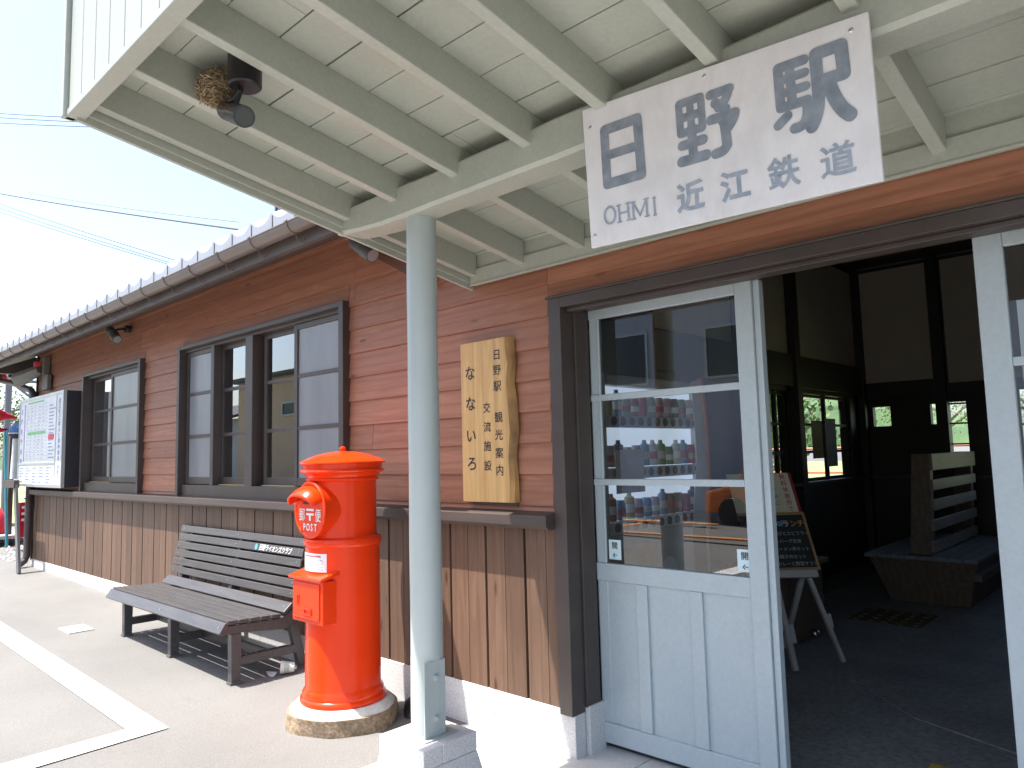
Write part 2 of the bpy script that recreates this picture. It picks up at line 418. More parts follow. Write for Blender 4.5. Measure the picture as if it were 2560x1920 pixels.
for n in range(-8, 43):
    g0 = -9.364+.283*n
    if g0 > 2.9 or g0 < -11.8: continue
    for a, c in ((g0+.009, g0+.140), (g0+.1436, g0+.274)):
        a = max(a, -11.485)
        if c-a < .02: continue
        for s0, s1 in cut(a, c, .2, 1.08):
            if s1-s0 > .02: b.box(s0, s1, 2.789, 2.813, .205, 1.08)
b.build('dado_boards', DADO, ST)
b = MB()
for x0, x1 in ((-11.52, -2.347), (.51, 3.2)):
    b.prism([(x0, 2.70, 1.078), (x0, 2.70, 1.129), (x0, 2.787, 1.145), (x0, 2.787, 1.06), (x0, 2.72, 1.06)], (x1-x0, 0, 0))
b.build('ledge', LEDGE, ST, bevel=.003)
b = MB(); x = -11.49
while x < -2.28:
    x1 = min(x+.62, -2.268)
    if -2.268-x1 < .15: x1 = -2.268
    b.box(x+.0015, x1-.0015, 2.782, 2.86, -.12, .212); x = x1
b.box(-2.262, -2.248, 2.80, 2.985, -.05, .205) if False else None
b.box(-2.30, -2.246, 2.864, 2.99, -.02, .222)
b.build('granite_base', GRAN, ST, bevel=.004)
b = MB()
b.box(-11.53, -11.497, 2.77, 2.86, .2, 3.0)
b.build('corner_board', DARK, ST)
# rear and side shell
b = MB()
b.box(-11.5, -11.4, 2.925, 7.0, -.1, 3.1)      # gable wall
b.box(-11.4, -3.3, 6.9, 7.0, -.1, 3.3)         # rear of the office wing
b.box(3.0, 3.1, 3.0, 9.8, -.1, 3.9)
b.box(-3.30, -3.14, 2.93, 6.98, -.1, 3.9)      # partition between office and waiting room
for (y0, y1, z0, z1) in ((6.985, 9.72, -.1, 1.06), (6.985, 9.72, 2.02, 3.9), (6.985, 7.03, 1.06, 2.02), (7.56, 7.92, 1.06, 2.02), (9.34, 9.72, 1.06, 2.02)):
    b.box(-3.28, -3.14, y0, y1, z0, z1)
# rear wall of the waiting room with its windows and the gate opening
holes = [(-3.0, -2.80, 1.66, 1.90), (-2.36, -2.25, 1.66, 1.90), (-2.17, -1.99, 1.19, 1.91), (-1.52, .4, .95, 2.1)]
xsr = sorted(set([-3.28, 3.1]+[h[0] for h in holes]+[h[1] for h in holes]))
for a, c in zip(xsr[:-1], xsr[1:]):
    hh = [h for h in holes if h[0] <= a+1e-6 and h[1] >= c-1e-6]
    if hh: b.box(a, c, 9.725, 9.82, -.1, hh[0][2]); b.box(a, c, 9.725, 9.82, hh[0][3], 3.9)
    else: b.box(a, c, 9.725, 9.82, -.1, 3.9)
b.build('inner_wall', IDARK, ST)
b = MB()
b.box(-3.136, 3.0, 3.03, 9.72, 3.66, 3.72); b.box(-11.4, -3.31, 2.93, 6.9, 2.98, 3.03)
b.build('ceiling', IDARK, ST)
b = MB(); b.box(-11.4, -3.31, 2.93, 6.89, -.05, .02); b.build('office_floor', IFLOOR, ST)
b = MB()   # plaster panels between the dark posts
for y0, y1 in ((4.9, 6.3), (6.45, 7.55), (7.72, 9.6)): b.box(-3.139, -3.128, y0, y1, 2.40, 3.6)
for x0, x1 in ((-3.08, -2.30), (-2.14, -1.75), (-1.65, -.6), (-.5, .6), (.7, 2.9)): b.box(x0, x1, 9.708, 9.722, 2.20 if x0 < -2.5 else 2.13, 3.6)
b.build('plaster_panel', PLAST, ST)
b = MB()
for y in (4.8, 6.37, 7.63, 9.66): b.box(-3.127, -3.05, y-.06, y+.06, 0, 3.64)
for x in (-2.22, -1.70, -.55, .65, 2.9): b.box(x-.06, x+.06, 9.62, 9.705, 0, 3.64)
b.box(-3.126, -3.08, 4.87, 9.6, 2.06, 2.395); b.box(-3.04, 2.9, 9.66, 9.704, 2.0, 2.13)
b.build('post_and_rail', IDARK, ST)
b = MB(); b.box(-3.13, -3.06, 4.9, 9.6, 1.03, 1.06); b.box(-3.05, -1.76, 9.63, 9.70, 1.03, 1.06); b.build('inner_sill', LEDGE, ST)

# ---- windows
def pane(x0, x1, z0, z1, y): bb = MB(); bb.quad((x0, y, z0), (x1, y, z0), (x1, y, z1), (x0, y, z1)); return bb
def sash(fr, x0, x1, y, z0, z1, rails, st=.045):
    bb = MB(); d = .028
    bb.box(x0, x0+st, y, y+d, z0, z1); bb.box(x1-st, x1, y, y+d, z0, z1)
    bb.box(x0+st, x1-st, y+.001, y+d-.001, z0, z0+.06); bb.box(x0+st, x1-st, y+.001, y+d-.001, z1-.045, z1)
    for z in rails: bb.box(x0+st, x1-st, y+.003, y+d-.003, z-.014, z+.014)
    return bb.build('sash', DARK, fr, bevel=.002)
def window(x0, x1, panels, mull, label):
    zt, zb = 2.485, 1.15
    bb = MB()
    bb.box(x0, x0+.055, 2.735, 2.93, zb-.02, zt); bb.box(x1-.055, x1, 2.735, 2.93, zb-.02, zt)
    bb.box(x0+.056, x1-.056, 2.737, 2.78, zt-.035, zt-.001)
    bb.box(x0+.055, x1-.055, 2.77, 2.93, zb-.01, 1.235); bb.box(x0+.055, x1-.055, 2.78, 2.93, 2.425, zt)
    for (m0, m1) in mull: bb.box(m0, m1, 2.768, 2.90, 1.235, 2.425)
    fr = bb.build('window', DARK, ST, bevel=.003, label=label)
    for (a, c, y, kind) in panels:
        sash(fr, a, c, y, 1.24, 2.43, (1.66, 2.04))
        if kind == 'f': pane(a+.04, c-.04, 1.29, 2.40, y+.012).build('frosted_pane', FROST, fr)
        else: pane(a+.04, c-.04, 1.29, 2.40, y+.014).build('glass_pane', GLASS, fr)
    bb = MB()
    for (a, c, y, kind) in panels:
        if kind == 'g': bb.box(a+.01, c-.01, y-.022, y-.004, 1.236, 1.243)
    bb.build('brass_track', plain('brass', (.55, .42, .16), None, 8, .4), fr)
    return fr
w2 = window(-6.785, -4.115, [(-6.72, -6.15, 2.80, 'f'), (-6.12, -5.53, 2.84, 'g'), (-5.37, -4.80, 2.84, 'g'), (-4.845, -4.20, 2.80, 'f')], [(-6.16, -6.10), (-5.54, -5.42)], 'wide dark framed window of four sliding sashes')
w1 = window(-9.48, -7.685, [(-9.40, -8.60, 2.84, 'g'), (-8.70, -7.78, 2.80, 'f')], [], 'smaller dark framed window of two sashes with curtain')
b = MB(); pts = []
for i in range(60):
    x = -9.22+.34*i/59; y = 2.90+.016*math.sin(i*1.15)+.008*math.sin(i*.4)
    pts.append((x, y))
b.add([(x, y, z) for x, y in pts for z in (1.26, 2.42)], [(2*i, 2*i+2, 2*i+3, 2*i+1) for i in range(59)])
b.build('curtain', CURT, w1, smooth=True)
b = MB()
for x0, x1, h in ((-4.75, -4.72, 1.85), (-4.95, -4.9, 1.75), (-5.18, -5.16, 1.7)): b.beam((x0, 3.3, 1.1), (x1+.12, 3.6, h), .04, .02)
b.box(-6.0, -4.6, 3.4, 3.9, .02, 1.2)
b.build('cupboard', IBENCH, ST)

# ---- door casing and sliding doors
b = MB()
b.box(-2.345, -2.268, 2.762, 2.86, .195, 2.20); b.box(-2.30, -2.256, 2.862, 2.968, .215, 2.145)
b.box(-2.268, .5, 2.762, 2.86, 2.148, 2.20); b.box(-2.255, .5, 2.862, 2.972, 2.150, 2.205)
b.box(-2.26, .5, 2.80, 2.858, 2.128, 2.147)
b.box(.46, .53, 2.762, 2.98, .0, 2.20)
b.box(-2.36, .53, 2.756, 2.80, 2.20, 2.212)
b.build('door_casing', DARK, ST, bevel=.003)
ZR = ((2.105, 2.155), (1.687, 1.718), (1.266, 1.297), (.80, .885), (.03, .125))
def door(xa, xb, left):
    y0, y1 = 2.975, 3.012
    bb = MB()
    if left:
        bb.box(xa, xa+.06, y0+.012, y1, .03, 2.155); bb.box(-1.455, -1.377, y0, y1, .03, 2.155)
        bb.box(-1.376, xb, y0+.014, y1+.02, .03, 2.155)
        L, Rr = xa+.06, -1.455
        bb.box(xa+.052, xa+.064, y0+.004, y0+.011, .885, 2.105)
    else:
        bb.box(xa, xa+.088, y0, y1, .03, 2.155); bb.box(xb-.088, xb, y0, y1, .03, 2.155); L, Rr = xa+.088, xb-.088
    for z0, z1 in ZR: bb.box(L if not left else xa+.002, Rr, y0+.0015, y1-.0015, z0, z1)
    for f in (.275, .63):
        m = xa+.005+(Rr-xa)*f; bb.box(m, m+.064, y0+.003, y1-.003, .126, .799)
    d = bb.build('sliding_door', PAINT_SKY, ST, bevel=.0035, label='left sliding door, half glazed, pale grey' if left else 'right sliding door at the frame edge')
    bb = MB(); bb.box(xa+.006, Rr+.004, y0+.016, y0+.026, .10, .83); bb.build('lower_panel', PAINT_SKY, d)
    bb = MB(); bb.quad((L-.01, y0+.02, .87), (Rr+.01, y0+.02, .87), (Rr+.01, y0+.02, 2.12), (L-.01, y0+.02, 2.12)); bb.build('glass_pane', DGLASS, d)
    return d
ld = door(-2.264, -1.347, True); rd = door(-.548, .37, False)
for cx in (-2.155, -1.478):
    bb = MB(); bb.box(cx-.035, cx+.035, 2.990, 2.9935, .905, 1.0); o = bb.build('open_sticker', STICK, ld)
    bb = MB(); bb.text('開', (cx, 2.9885, .972), .036, (1, 0, 0), (0, 0, 1), .012); bb.text('←', (cx, 2.9885, .926), .034, (1, 0, 0), (0, 0, 1), .015)
    bb.build('lettering', INK, o)
bb = MB(); bb.lathe((-.466, 2.969, 1.0), [(.0, 0), (.007, 0), (.009, .004), (.009, .008)], 12, 'y'); bb.build('screw', CHROME, rd)

# ---- main roof, gutter, soffit
SL = .45
b = MB(); per = .265; nxx = 12
def prof(u): return .052*(1-abs(math.sin(math.pi*u)))**1.25
X0, X1 = -13.6, 3.4; cnt = int((X1-X0)/per)
cols = []
for i in range(cnt):
    for k in range(nxx): cols.append((X0+(i+k/nxx)*per, prof(k/nxx)))
rows = [(2.19, 2.895)]; y = 2.19
while y < 6.6:
    rows.append((y+.24, 2.895+SL*(y+.24-2.19)+.022)); rows.append((y+.242, 2.895+SL*(y+.242-2.19))); y += .242
nc = len(cols); vs = [(x, yy, zz+h) for yy, zz in rows for x, h in cols]
fs = [(j*nc+i, j*nc+i+1, (j+1)*nc+i+1, (j+1)*nc+i) for j in range(len(rows)-1) for i in range(nc-1)]
b.add(vs, fs)
fr = [(x, 2.188, 2.895+h) for x, h in cols]+[(x, 2.188, 2.842) for x, h in cols]
b.add(fr, [(i, i+nc, i+nc+1, i+1) for i in range(nc-1)])
ye, ze = rows[-1]
b.quad((X0, ye, ze), (X1, ye, ze), (X1, 11.2, ze-SL*(11.2-ye)), (X0, 11.2, ze-SL*(11.2-ye)))
b.cur = 1
for i in range(cnt): b.box(X0+i*per+.012, X0+i*per+.018, 2.184, 2.1875, 2.845, 2.925)
roof = b.build('roof', [TILE, GREYF], ST)
for p in roof.data.polygons: p.use_smooth = True
roof.modifiers.new('w', 'EDGE_SPLIT').split_angle = R(40)
b = MB(); b.box(X0, X1, 2.22, 2.255, 2.80, 2.862); b.box(X0, X1, 2.285, 2.32, 2.722, 2.84)
b.add([(X0, 2.32, 2.74), (X1, 2.32, 2.74), (X1, 2.815, 2.955), (X0, 2.815, 2.955), (X0, 2.32, 2.83), (X1, 2.32, 2.83), (X1, 2.815, 3.05), (X0, 2.815, 3.05)],
      [(0, 3, 2, 1), (4, 5, 6, 7), (0, 1, 5, 4), (2, 3, 7, 6), (1, 2, 6, 5), (3, 0, 4, 7)])
b.box(X0, X0+.03, 2.3, 2.8, 2.75, 3.0)
b.prism([(-12.32, 2.33, 2.745), (-12.32, 7, 2.745), (-12.32, 7, 3.0), (-12.32, 2.83, 3.0), (-12.32, 2.33, 2.83)], (.14, 0, 0))
b.build('eave_board', METAL if False else plain('eave_brown', (.105, .083, .073), (.08, .063, .055), 5, .5), roof)
b = MB(); n = 12; r = .056; gy, gz = 2.226, 2.832; vs = []
for x in (X0, -3.35):
    for k in range(n+1):
        t = math.pi+math.pi*k/n; vs.append((x, gy+r*math.cos(t), gz+r*math.sin(t)))
    for k in range(n, -1, -1):
        t = math.pi+math.pi*k/n; vs.append((x, gy+(r-.003)*math.cos(t), gz+(r-.003)*math.sin(t)))
m = 2*(n+1); b.add(vs, [(i, (i+1) % m, (i+1) % m+m, i+m) for i in range(m)]+[tuple(range(m)), tuple(range(m, 2*m))[::-1]])
b.tube([(X0, gy-r, gz+.001), (-3.35, gy-r, gz+.001)], .006, 8)
gut = b.build('gutter', METAL, roof, smooth=True)
x = -13.4; first = None
while x < -3.5:
    if first is None:
        bb = MB(); pts = [(x, gy+(r+.003)*math.cos(math.pi+math.pi*k/10), gz+(r+.003)*math.sin(math.pi+math.pi*k/10)) for k in range(11)]
        bb.tube(pts, .0045, 6); bb.tube([(x, gy, gz-r), (x+.01, gy+.012, gz-r-.045), (x+.01, gy+.04, gz-r-.05), (x+.01, gy+.06, gz-r-.025)], .003, 6)
        bb.tube([(x-.012, gy-r-.006, gz+.004), (x+.012, gy-r-.006, gz+.004)], .007, 6)
        first = bb.build('gutter_bracket', METAL, gut); fx = x
    else:
        o = first.copy(); COL.objects.link(o); o.parent = gut; o.location = (x-fx, 0, 0)
    x += .455
b = MB()   # snow guards
for k, (yy, hh) in enumerate(((2.55, .12), (2.70, .12))):
    zz = 2.895+SL*(yy-2.19)
    b.tube([(X0, yy, zz+hh), (-6.2, yy, zz+hh)], .012, 8)
x = X0+.2
while x < -6.3: b.tube([(x, 2.5, 2.895+.14), (x, 2.70, 2.895+SL*.51+.15)], .008, 6); x += .53
b.build('snow_guard', TILE, roof)
b = MB(); b.box(-6.065, -6.04, 3.3, 3.34, 3.35, 4.12); b.box(-6.01, -5.4, 3.3, 3.7, 3.35, 3.78); b.build('roof_box', plain('slate_blue', (.06, .08, .14), None, 5, .5), roof)
b = MB()
b.tube([(-13.6, 2.70, 2.80), (-12.4, 2.71, 2.628), (-11.55, 2.72, 2.462), (-11.45, 2.72, 2.40), (-11.43, 2.72, 2.3), (-11.46, 2.72, 1.0), (-11.475, 2.72, .26), (-11.46, 2.69, .19), (-11.38, 2.62, .165)], .043, 12)
b.tube([(-11.448, 2.71, 1.0), (-11.448, 2.71, 1.02)], .05, 12)
b.build('downpipe', plain('brown_pipe', (.075, .058, .055), None, 5, .4), ST, smooth=True)
b = MB(); b.prism([(-3.88, 2.775, 2.77), (-3.80, 2.775, 2.83), (-3.22, 2.775, 2.83), (-3.22, 2.775, 2.41)], (0, -.03, 0))
b.build('flashing_board', plain('flashing_brown', (.13, .055, .03), (.10, .04, .022), 5, .5), ST)

# ------------------------------------------------------------------ porch canopy
CA = thing('porch_canopy', (-2.43, 2.02, 0), 'pale grey timber porch canopy with exposed rafters over the station entrance', 'canopy')
S2 = .1724
def zr(y, zb): return zb+S2*(2.8-y)
XR = 1.12
def slope_box(b, x0, x1, ya, yb, zb, h):
    b.add([(x0, ya, zr(ya, zb)), (x1, ya, zr(ya, zb)), (x1, yb, zr(yb, zb)), (x0, yb, zr(yb, zb)), (x0, ya, zr(ya, zb)+h), (x1, ya, zr(ya, zb)+h), (x1, yb, zr(yb, zb)+h), (x0, yb, zr(yb, zb)+h)],
          [(0, 3, 2, 1), (4, 5, 6, 7), (0, 1, 5, 4), (1, 2, 6, 5), (2, 3, 7, 6), (3, 0, 4, 7)])
for x0 in (-2.885, -2.53, -2.135, -1.74, -1.38, -.985, -.60, -.21, .18, .56, .95):
    b = MB(); slope_box(b, x0, x0+.045, .826, 2.752, 2.40, .123); b.build('rafter', PAINT, CA, bevel=.004)
b = MB(); y = .80; k = 0
while y < 2.79:
    y1 = min(y+.1755, 2.795)
    gap = random.choice((.001, .002, .004, .006))
    xs_ = [-2.93, -1.9+random.uniform(-.6, .6), XR]
    for a, c in zip(xs_[:-1], xs_[1:]): slope_box(b, a, c-.001, y+gap, y1-.0005, 2.521+random.uniform(0, .003), .016)
    y = y1
b.build('ceiling_board', PAINT, CA, bevel=.0015)
b = MB(); slope_box(b, -2.95, XR+.02, .79, 2.80, 2.545, .03); b.build('deck_roof', ROOFD, CA)
b = MB(); n = 24; vs = []
for i in range(n+1):
    x = -2.95+(XR+2.97)*i/n; e = max(0, 1-(x+2.95)/.5); w = .002*math.sin(x*5)+.0015*math.sin(x*13)
    zb_, zt_ = 2.466+.034*e*e+w, 2.614-w*.6; ya, yb = 1.93+w, 2.075
    c = .014
    vs += [(x, ya, zb_+c), (x, ya, zt_-c), (x, ya+c, zt_), (x, yb-c, zt_), (x, yb, zt_-c), (x, yb, zb_+c), (x, yb-c, zb_), (x, ya+c, zb_)]
b.add(vs, [(i*8+k, i*8+(k+1) % 8, i*8+8+(k+1) % 8, i*8+8+k) for i in range(n) for k in range(8)]+[tuple(range(8))[::-1], tuple(range(n*8, n*8+8))])
b.build('beam', PAINT, CA)
b = MB(); b.box(-2.89, XR, 2.745, 2.782, 2.366, 2.452); b.box(-2.89, XR, 2.757, 2.782, 2.4525, 2.545); b.box(-2.89, XR, 2.741, 2.747, 2.36, 2.372)
b.build('ledger', PAINT, CA, bevel=.003)
b = MB(); slope_box(b, -2.925, -2.907, .80, 2.80, 2.345, .22); slope_box(b, -2.9065, -2.893, .80, 2.79, 2.372, .17); b.build('barge_board', PAINT, CA, bevel=.002)
b = MB(); b.box(-2.95, XR+.02, .767, .826, 2.700, 2.727); b.box(-2.94, XR, .80, .825, 2.728, 3.85); b.box(-2.95, XR+.02, .76, .84, 3.85, 3.9)
b.box(-2.957, -2.925, .755, .80, 2.700, 3.84)
b.build('fascia_frame', PAINT, CA, bevel=.003)
b = MB(); x = -2.92
while x < XR: b.box(x+.002, x+.137, .772, .795, 2.73, 3.845); x += .139
b.build('fascia_board', PAINT, CA, bevel=.003)
def make_post(cx, cy, kids):
    b = MB(); prof_ = []
    nn = 20; vs = []; rows_ = 14
    for j in range(rows_+1):
        z = .304+(2.468-.304)*j/rows_; rr = .0655+.001*math.sin(j*1.7)+.003*(1-j/rows_)
        for k in range(nn):
            t = 2*math.pi*k/nn; f = rr*(1+.012*math.cos(t*8+.4)+.006*math.sin(j*1.3+k))
            vs.append((cx+f*math.cos(t), cy+f*math.sin(t), z))
    b.add(vs, [(j*nn+k, j*nn+(k+1) % nn, (j+1)*nn+(k+1) % nn, (j+1)*nn+k) for j in range(rows_) for k in range(nn)])
    p = b.build('post', PAINT_SKY_POST, CA, smooth=True)
    b = MB()
    for s in (-1, 1): b.box(cx+s*.0655-.003, cx+s*.0655+.003, cy-(.072 if s > 0 else .034), cy+.038, .306, .60)
    b.box(cx-.09, cx+.09, cy-.09, cy+.09, .300, .3055)
    b.build('steel_plate', PAINT_SKY_POST, p, bevel=.0015)
    for zz in (.375, .535):
        b = MB(); b.lathe((cx+.069, cy-.015, zz), [(.0, .016), (.0075, .015), (.008, .009), (.013, .009), (.013, 0)], 6, 'x'); b.build('bolt', PAINT_SKY_POST, p)
    b = MB(); h = .142; q = .205
    b.add([(cx-q, cy-q, -.06), (cx+q, cy-q, -.06), (cx+q, cy+q, -.06), (cx-q, cy+q, -.06), (cx-h, cy-h, .225), (cx+h, cy-h, .225), (cx+h, cy+h, .225), (cx-h, cy+h, .225)],
          [(4, 5, 6, 7), (0, 1, 5, 4), (1, 2, 6, 5), (2, 3, 7, 6), (3, 0, 4, 7)])
    b.box(cx-h, cx-.065, cy-h, cy+h, .226, .300); b.box(cx-.063, cx+h, cy-h, cy-.045, .226, .2995); b.box(cx-.063, cx+h, cy-.043, cy+h, .226, .300)
    b.build('granite_footing', GRAN, p, bevel=.004)
make_post(-2.43, 2.02, True); make_post(.55, 2.02, True)

# ------------------------------------------------------------------ station sign
SG = thing('station_sign', (-1.0, 1.9, 2.1), 'white painted board with large faded dark characters hung on the porch beam', 'sign')
A = Vector((-1.434, 1.898, 2.578)); XD = (Vector((-.534, 1.898, 2.55))-A).normalized()
YD0 = (A-Vector((-1.434, 1.922, 2.11))).normalized(); ND = XD.cross(YD0).normalized(); YD = ND.cross(XD).normalized()
BL = Vector((-1.434, 1.922, 2.108))
def SP(u, v, w=0.0): return BL+XD*u+YD0*v+ND*w
b = MB(); cs = [SP(0, -.002), SP(.905, .003), SP(.905, .437), SP(0, .468)]
b.prism(cs, tuple(-ND*.012)); b.build('board', SIGNW, SG, bevel=.002)
b = MB(); T = .0012
def st(pts, w): b.stroke(pts, w, SP(0, 0, T), XD, YD0, ND)
W1_ = .034
def bez(p0, p1, p2, n=9): return [((1-t)**2*p0[0]+2*t*(1-t)*p1[0]+t*t*p2[0], (1-t)**2*p0[1]+2*t*(1-t)*p1[1]+t*t*p2[1]) for t in [i/(n-1) for i in range(n)]]
st([(.084, .374), (.212, .374), (.214, .195), (.082, .195), (.084, .374)], W1_); st([(.086, .288), (.212, .288)], .03)
# 野
for z in (.371, .326, .280): st([(.362, z), (.432, z)], .026)
for x in (.360, .397, .433): st([(x, .371), (x, .280)], .024)
st([(.397, .29), (.397, .195)], .030); st([(.362, .243), (.432, .243)], .030); st([(.357, .195), (.438, .195)], .032)
st([(.463, .366), (.525, .366)], .028); st(bez((.522, .366), (.515, .335), (.487, .322)), .028); st([(.478, .338), (.508, .312)], .03)
st([(.460, .292), (.536, .292)], .029); st(bez((.536, .292), (.532, .272), (.512, .255)), .028)
st([(.492, .292), (.502, .27), (.505, .205)], .030); st(bez((.505, .215), (.505, .188), (.468, .19)), .030)
# 駅
st([(.668, .372), (.738, .372)], .028); st([(.667, .372), (.667, .262)], .027); st([(.699, .372), (.699, .262)], .026)
for z in (.337, .300): st([(.668, z), (.738, z)], .025)
st([(.667, .262), (.738, .262)], .027); st(bez((.738, .262), (.744, .19), (.700, .196)), .028)
st([(.656, .216), (.684, .236)], .026)
st([(.770, .376), (.834, .376), (.836, .300), (.770, .300)], .034); st([(.769, .376), (.769, .29)], .033); st(bez((.769, .29), (.772, .225), (.745, .186)), .033)
st(bez((.796, .298), (.806, .225), (.842, .190)), .036)
b.build('large_lettering', SIGNI, SG)
b = MB()
for ch, u, v in (('近', .376, .086), ('江', .518, .085), ('鉄', .660, .087), ('道', .802, .084)):
    b.text(ch, SP(u, v, .0014), .092, XD, YD0, .018 if ch in '鉄道' else .030)
# OHMI in thick serif capitals
def serif(u0, v0, kind):
    h, w = .054, {'O': .044, 'H': .046, 'M': .050, 'I': .030}[kind]
    def s(p, ww): b.stroke([(u0+a*w, v0+c*h) for a, c in p], ww, SP(0, 0, .0014), XD, YD0, ND)
    if kind == 'O': s([(.5+.48*math.cos(2*math.pi*k/20), .5+.5*math.sin(2*math.pi*k/20)) for k in range(21)], .0072)
    if kind in 'HMI':
        xs_ = {'H': (.12, .88), 'M': (.08, 1.08), 'I': (.4,)}[kind]
        for x in xs_:
            s([(x, 0), (x, 1)], .0075)
            for v in (0, 1): s([(x-.17, v), (x+.17, v)], .0045)
    if kind == 'H': s([(.12, .5), (.88, .5)], .005)
    if kind == 'M': s([(.08, 1), (.58, .12), (1.08, 1)], .0062)
for i, ch in enumerate('OHMI'): serif((.062, .115, .170, .240)[i], (.064, .061, .059, .056)[i], ch)
b.build('small_lettering', SIGNI2, SG)
for u, v in ((.029, .40), (.45, .429), (.861, .405), (.018, .036)):
    b = MB(); p = SP(u, v, .0); b.lathe((0, 0, 0), [(0, .003), (.004, .003), (.0065, .0008), (.0065, -.002)], 12)
    q = ND.to_track_quat('Z', 'Y').to_matrix(); b.v = [p+q @ v_ for v_ in b.v]; b.build('screw', CHROME, SG)

# ------------------------------------------------------------------ carved wooden signboard
WS = thing('wooden_signboard', (-2.77, 2.76, 1.18), 'tall pale timber board with carved black characters and a bark edge on the cedar wall', 'sign')
b = MB(); edge = [(-2.625, 1.184), (-2.62, 1.30), (-2.626, 1.42), (-2.612, 1.55), (-2.622, 1.70), (-2.630, 1.80), (-2.617, 1.90), (-2.63, 1.97), (-2.632, 2.046)]
face = [(-2.974, 1.182)]+edge+[(-2.974, 2.045)]
b.prism([(x, 2.742, z) for x, z in face], (0, .035, 0)); b.build('board', KEYAKI, WS, bevel=.002)
b = MB(); n = len(edge); vs = []
for i, (x, z) in enumerate(edge):
    vs += [(x+.001, 2.7425, z), (x+.024+.007*math.sin(i*2.1), 2.754+.004*math.sin(i*3.7), z), (x+.034+.006*math.cos(i*1.7), 2.777, z)]
b.add(vs, [(3*i+k, 3*i+1+k, 3*i+4+k, 3*i+3+k) for i in range(n-1) for k in (0, 1)]+[(0, 2, 1), (3*n-3, 3*n-2, 3*n-1)])
b.build('bark_edge', BARK, WS, smooth=True)
b = MB(); yy = 2.7402
X_, Z_ = (1, 0, 0), (0, 0, 1)
for ch, z in zip('なないろ', (1.878, 1.71, 1.535, 1.385)): b.text(ch, (-2.898, yy, z), .083, X_, Z_, .012)
for ch, z in zip('日野駅', (1.957, 1.875, 1.79)): b.text(ch, (-2.692, yy, z), .060, X_, Z_, .008)
for ch, z in zip('観光案内', (1.627, 1.535, 1.44, 1.35)): b.text(ch, (-2.688, yy, z), .060, X_, Z_, .008)
for ch, z in zip('交流施設', (1.682, 1.58, 1.478, 1.375)): b.text(ch, (-2.775, yy, z), .058, X_, Z_, .008)
b.build('carved_lettering', INK, WS)
b = MB(); b.box(-2.93, -2.60, 2.775, 2.784, 1.165, 1.20); b.build('batten', DARK, WS)

# ------------------------------------------------------------------ postbox
PX, PY = -3.60, 2.39; PZ = GZ(PX)
PB = thing('postbox', (PX, PY, PZ), 'round red cast iron pillar postbox with domed cap on a stone plinth', 'postbox')
b = MB(); c = (PX, PY, 0)
b.lathe(c, [(.0, .118), (.232, .118), (.236, .128), (.232, .142), (.222, .150), (.222, .170), (.211, .188), (.2065, .20), (.2055, .93), (.2065, .950), (.2130, .955), (.2165, .968), (.2165, .980), (.2120, .993), (.1985, .998), (.1905, 1.004), (.188, 1.02), (.188, 1.305), (.198, 1.308), (.204, 1.314), (.204, 1.322), (.198, 1.328), (.202, 1.338), (.216, 1.352), (.232, 1.357), (.236, 1.364), (.233, 1.371), (.222, 1.374), (.221, 1.402), (.0, 1.402)], 72)
b.build('body', RED, PB, smooth=True)
b = MB(); b.lathe(c, [(.0, 1.403), (.236, 1.403), (.2405, 1.408), (.2395, 1.413), (.225, 1.421), (.19, 1.438), (.14, 1.455), (.08, 1.468), (.02, 1.474), (0, 1.474)], 72)
cap = b.build('cap', RED, PB, smooth=True)
b = MB(); b.lathe(c, [(.0, 1.472), (.017, 1.472), (.016, 1.481), (.019, 1.486), (.017, 1.494), (.008, 1.5), (0, 1.501)], 20); b.build('finial', RED, cap, smooth=True)
# mouth drum facing the forecourt
b = MB(); dc = (PX, PY, 1.155); F0 = -.208
b.lathe(dc, [(.0, -.10), (.152, -.10), (.150, F0+.012), (.154, F0+.004), (.155, F0-.004), (.150, F0-.009), (.141, F0-.009), (.136, F0-.001), (.0, F0-.001)], 56, 'y')
drum = b.build('mouth_drum', RED, PB, smooth=True)
b = MB(); vs = []; n = 18; mrow = 8   # hooded visor over the slot
for j in range(mrow+1):
    s = j/mrow
    for i in range(n+1):
        t = math.pi*(i/n); st_ = math.sin(t)
        x = -.122*math.cos(t)*(1+.02*math.sin(math.pi*s)-.05*s)
        z = .046+(.082-.028*s)*st_-.020*s
        vs.append((PX+x, PY+F0-.006-s*(.062+.042*st_)*(1-.12*s), 1.155+z+.012*math.sin(math.pi*s)*st_))
b.add(vs, [(j*(n+1)+i, j*(n+1)+i+1, (j+1)*(n+1)+i+1, (j+1)*(n+1)+i) for j in range(mrow) for i in range(n)])
o = b.build('visor', RED, drum, smooth=True); md = o.modifiers.new('s', 'SOLIDIFY'); md.thickness = .01; md.offset = 0
b = MB(); b.box(PX-.07, PX+.07, PY+F0-.004, PY+F0-.0015, 1.186, 1.198); b.build('slot', BLACK, drum)
b = MB(); yy = PY+F0-.0028
b.text('郵', (PX-.080, yy, 1.128), .076, X_, Z_, .005, .8); b.text('便', (PX+.080, yy, 1.128), .076, X_, Z_, .005, .8)
b.box(PX-.037, PX+.037, yy-.0004, yy+.0004, 1.150, 1.162); b.box(PX-.037, PX+.037, yy-.0004, yy+.0004, 1.126, 1.138); b.box(PX-.009, PX+.009, yy-.0008, yy+.0002, 1.098, 1.1275)
for i, ch in enumerate('POST'): b.text(ch, (PX-.057+.037*i, yy, 1.062), .054, X_, Z_, .02, .82)
b.build('lettering', WHITE, drum)
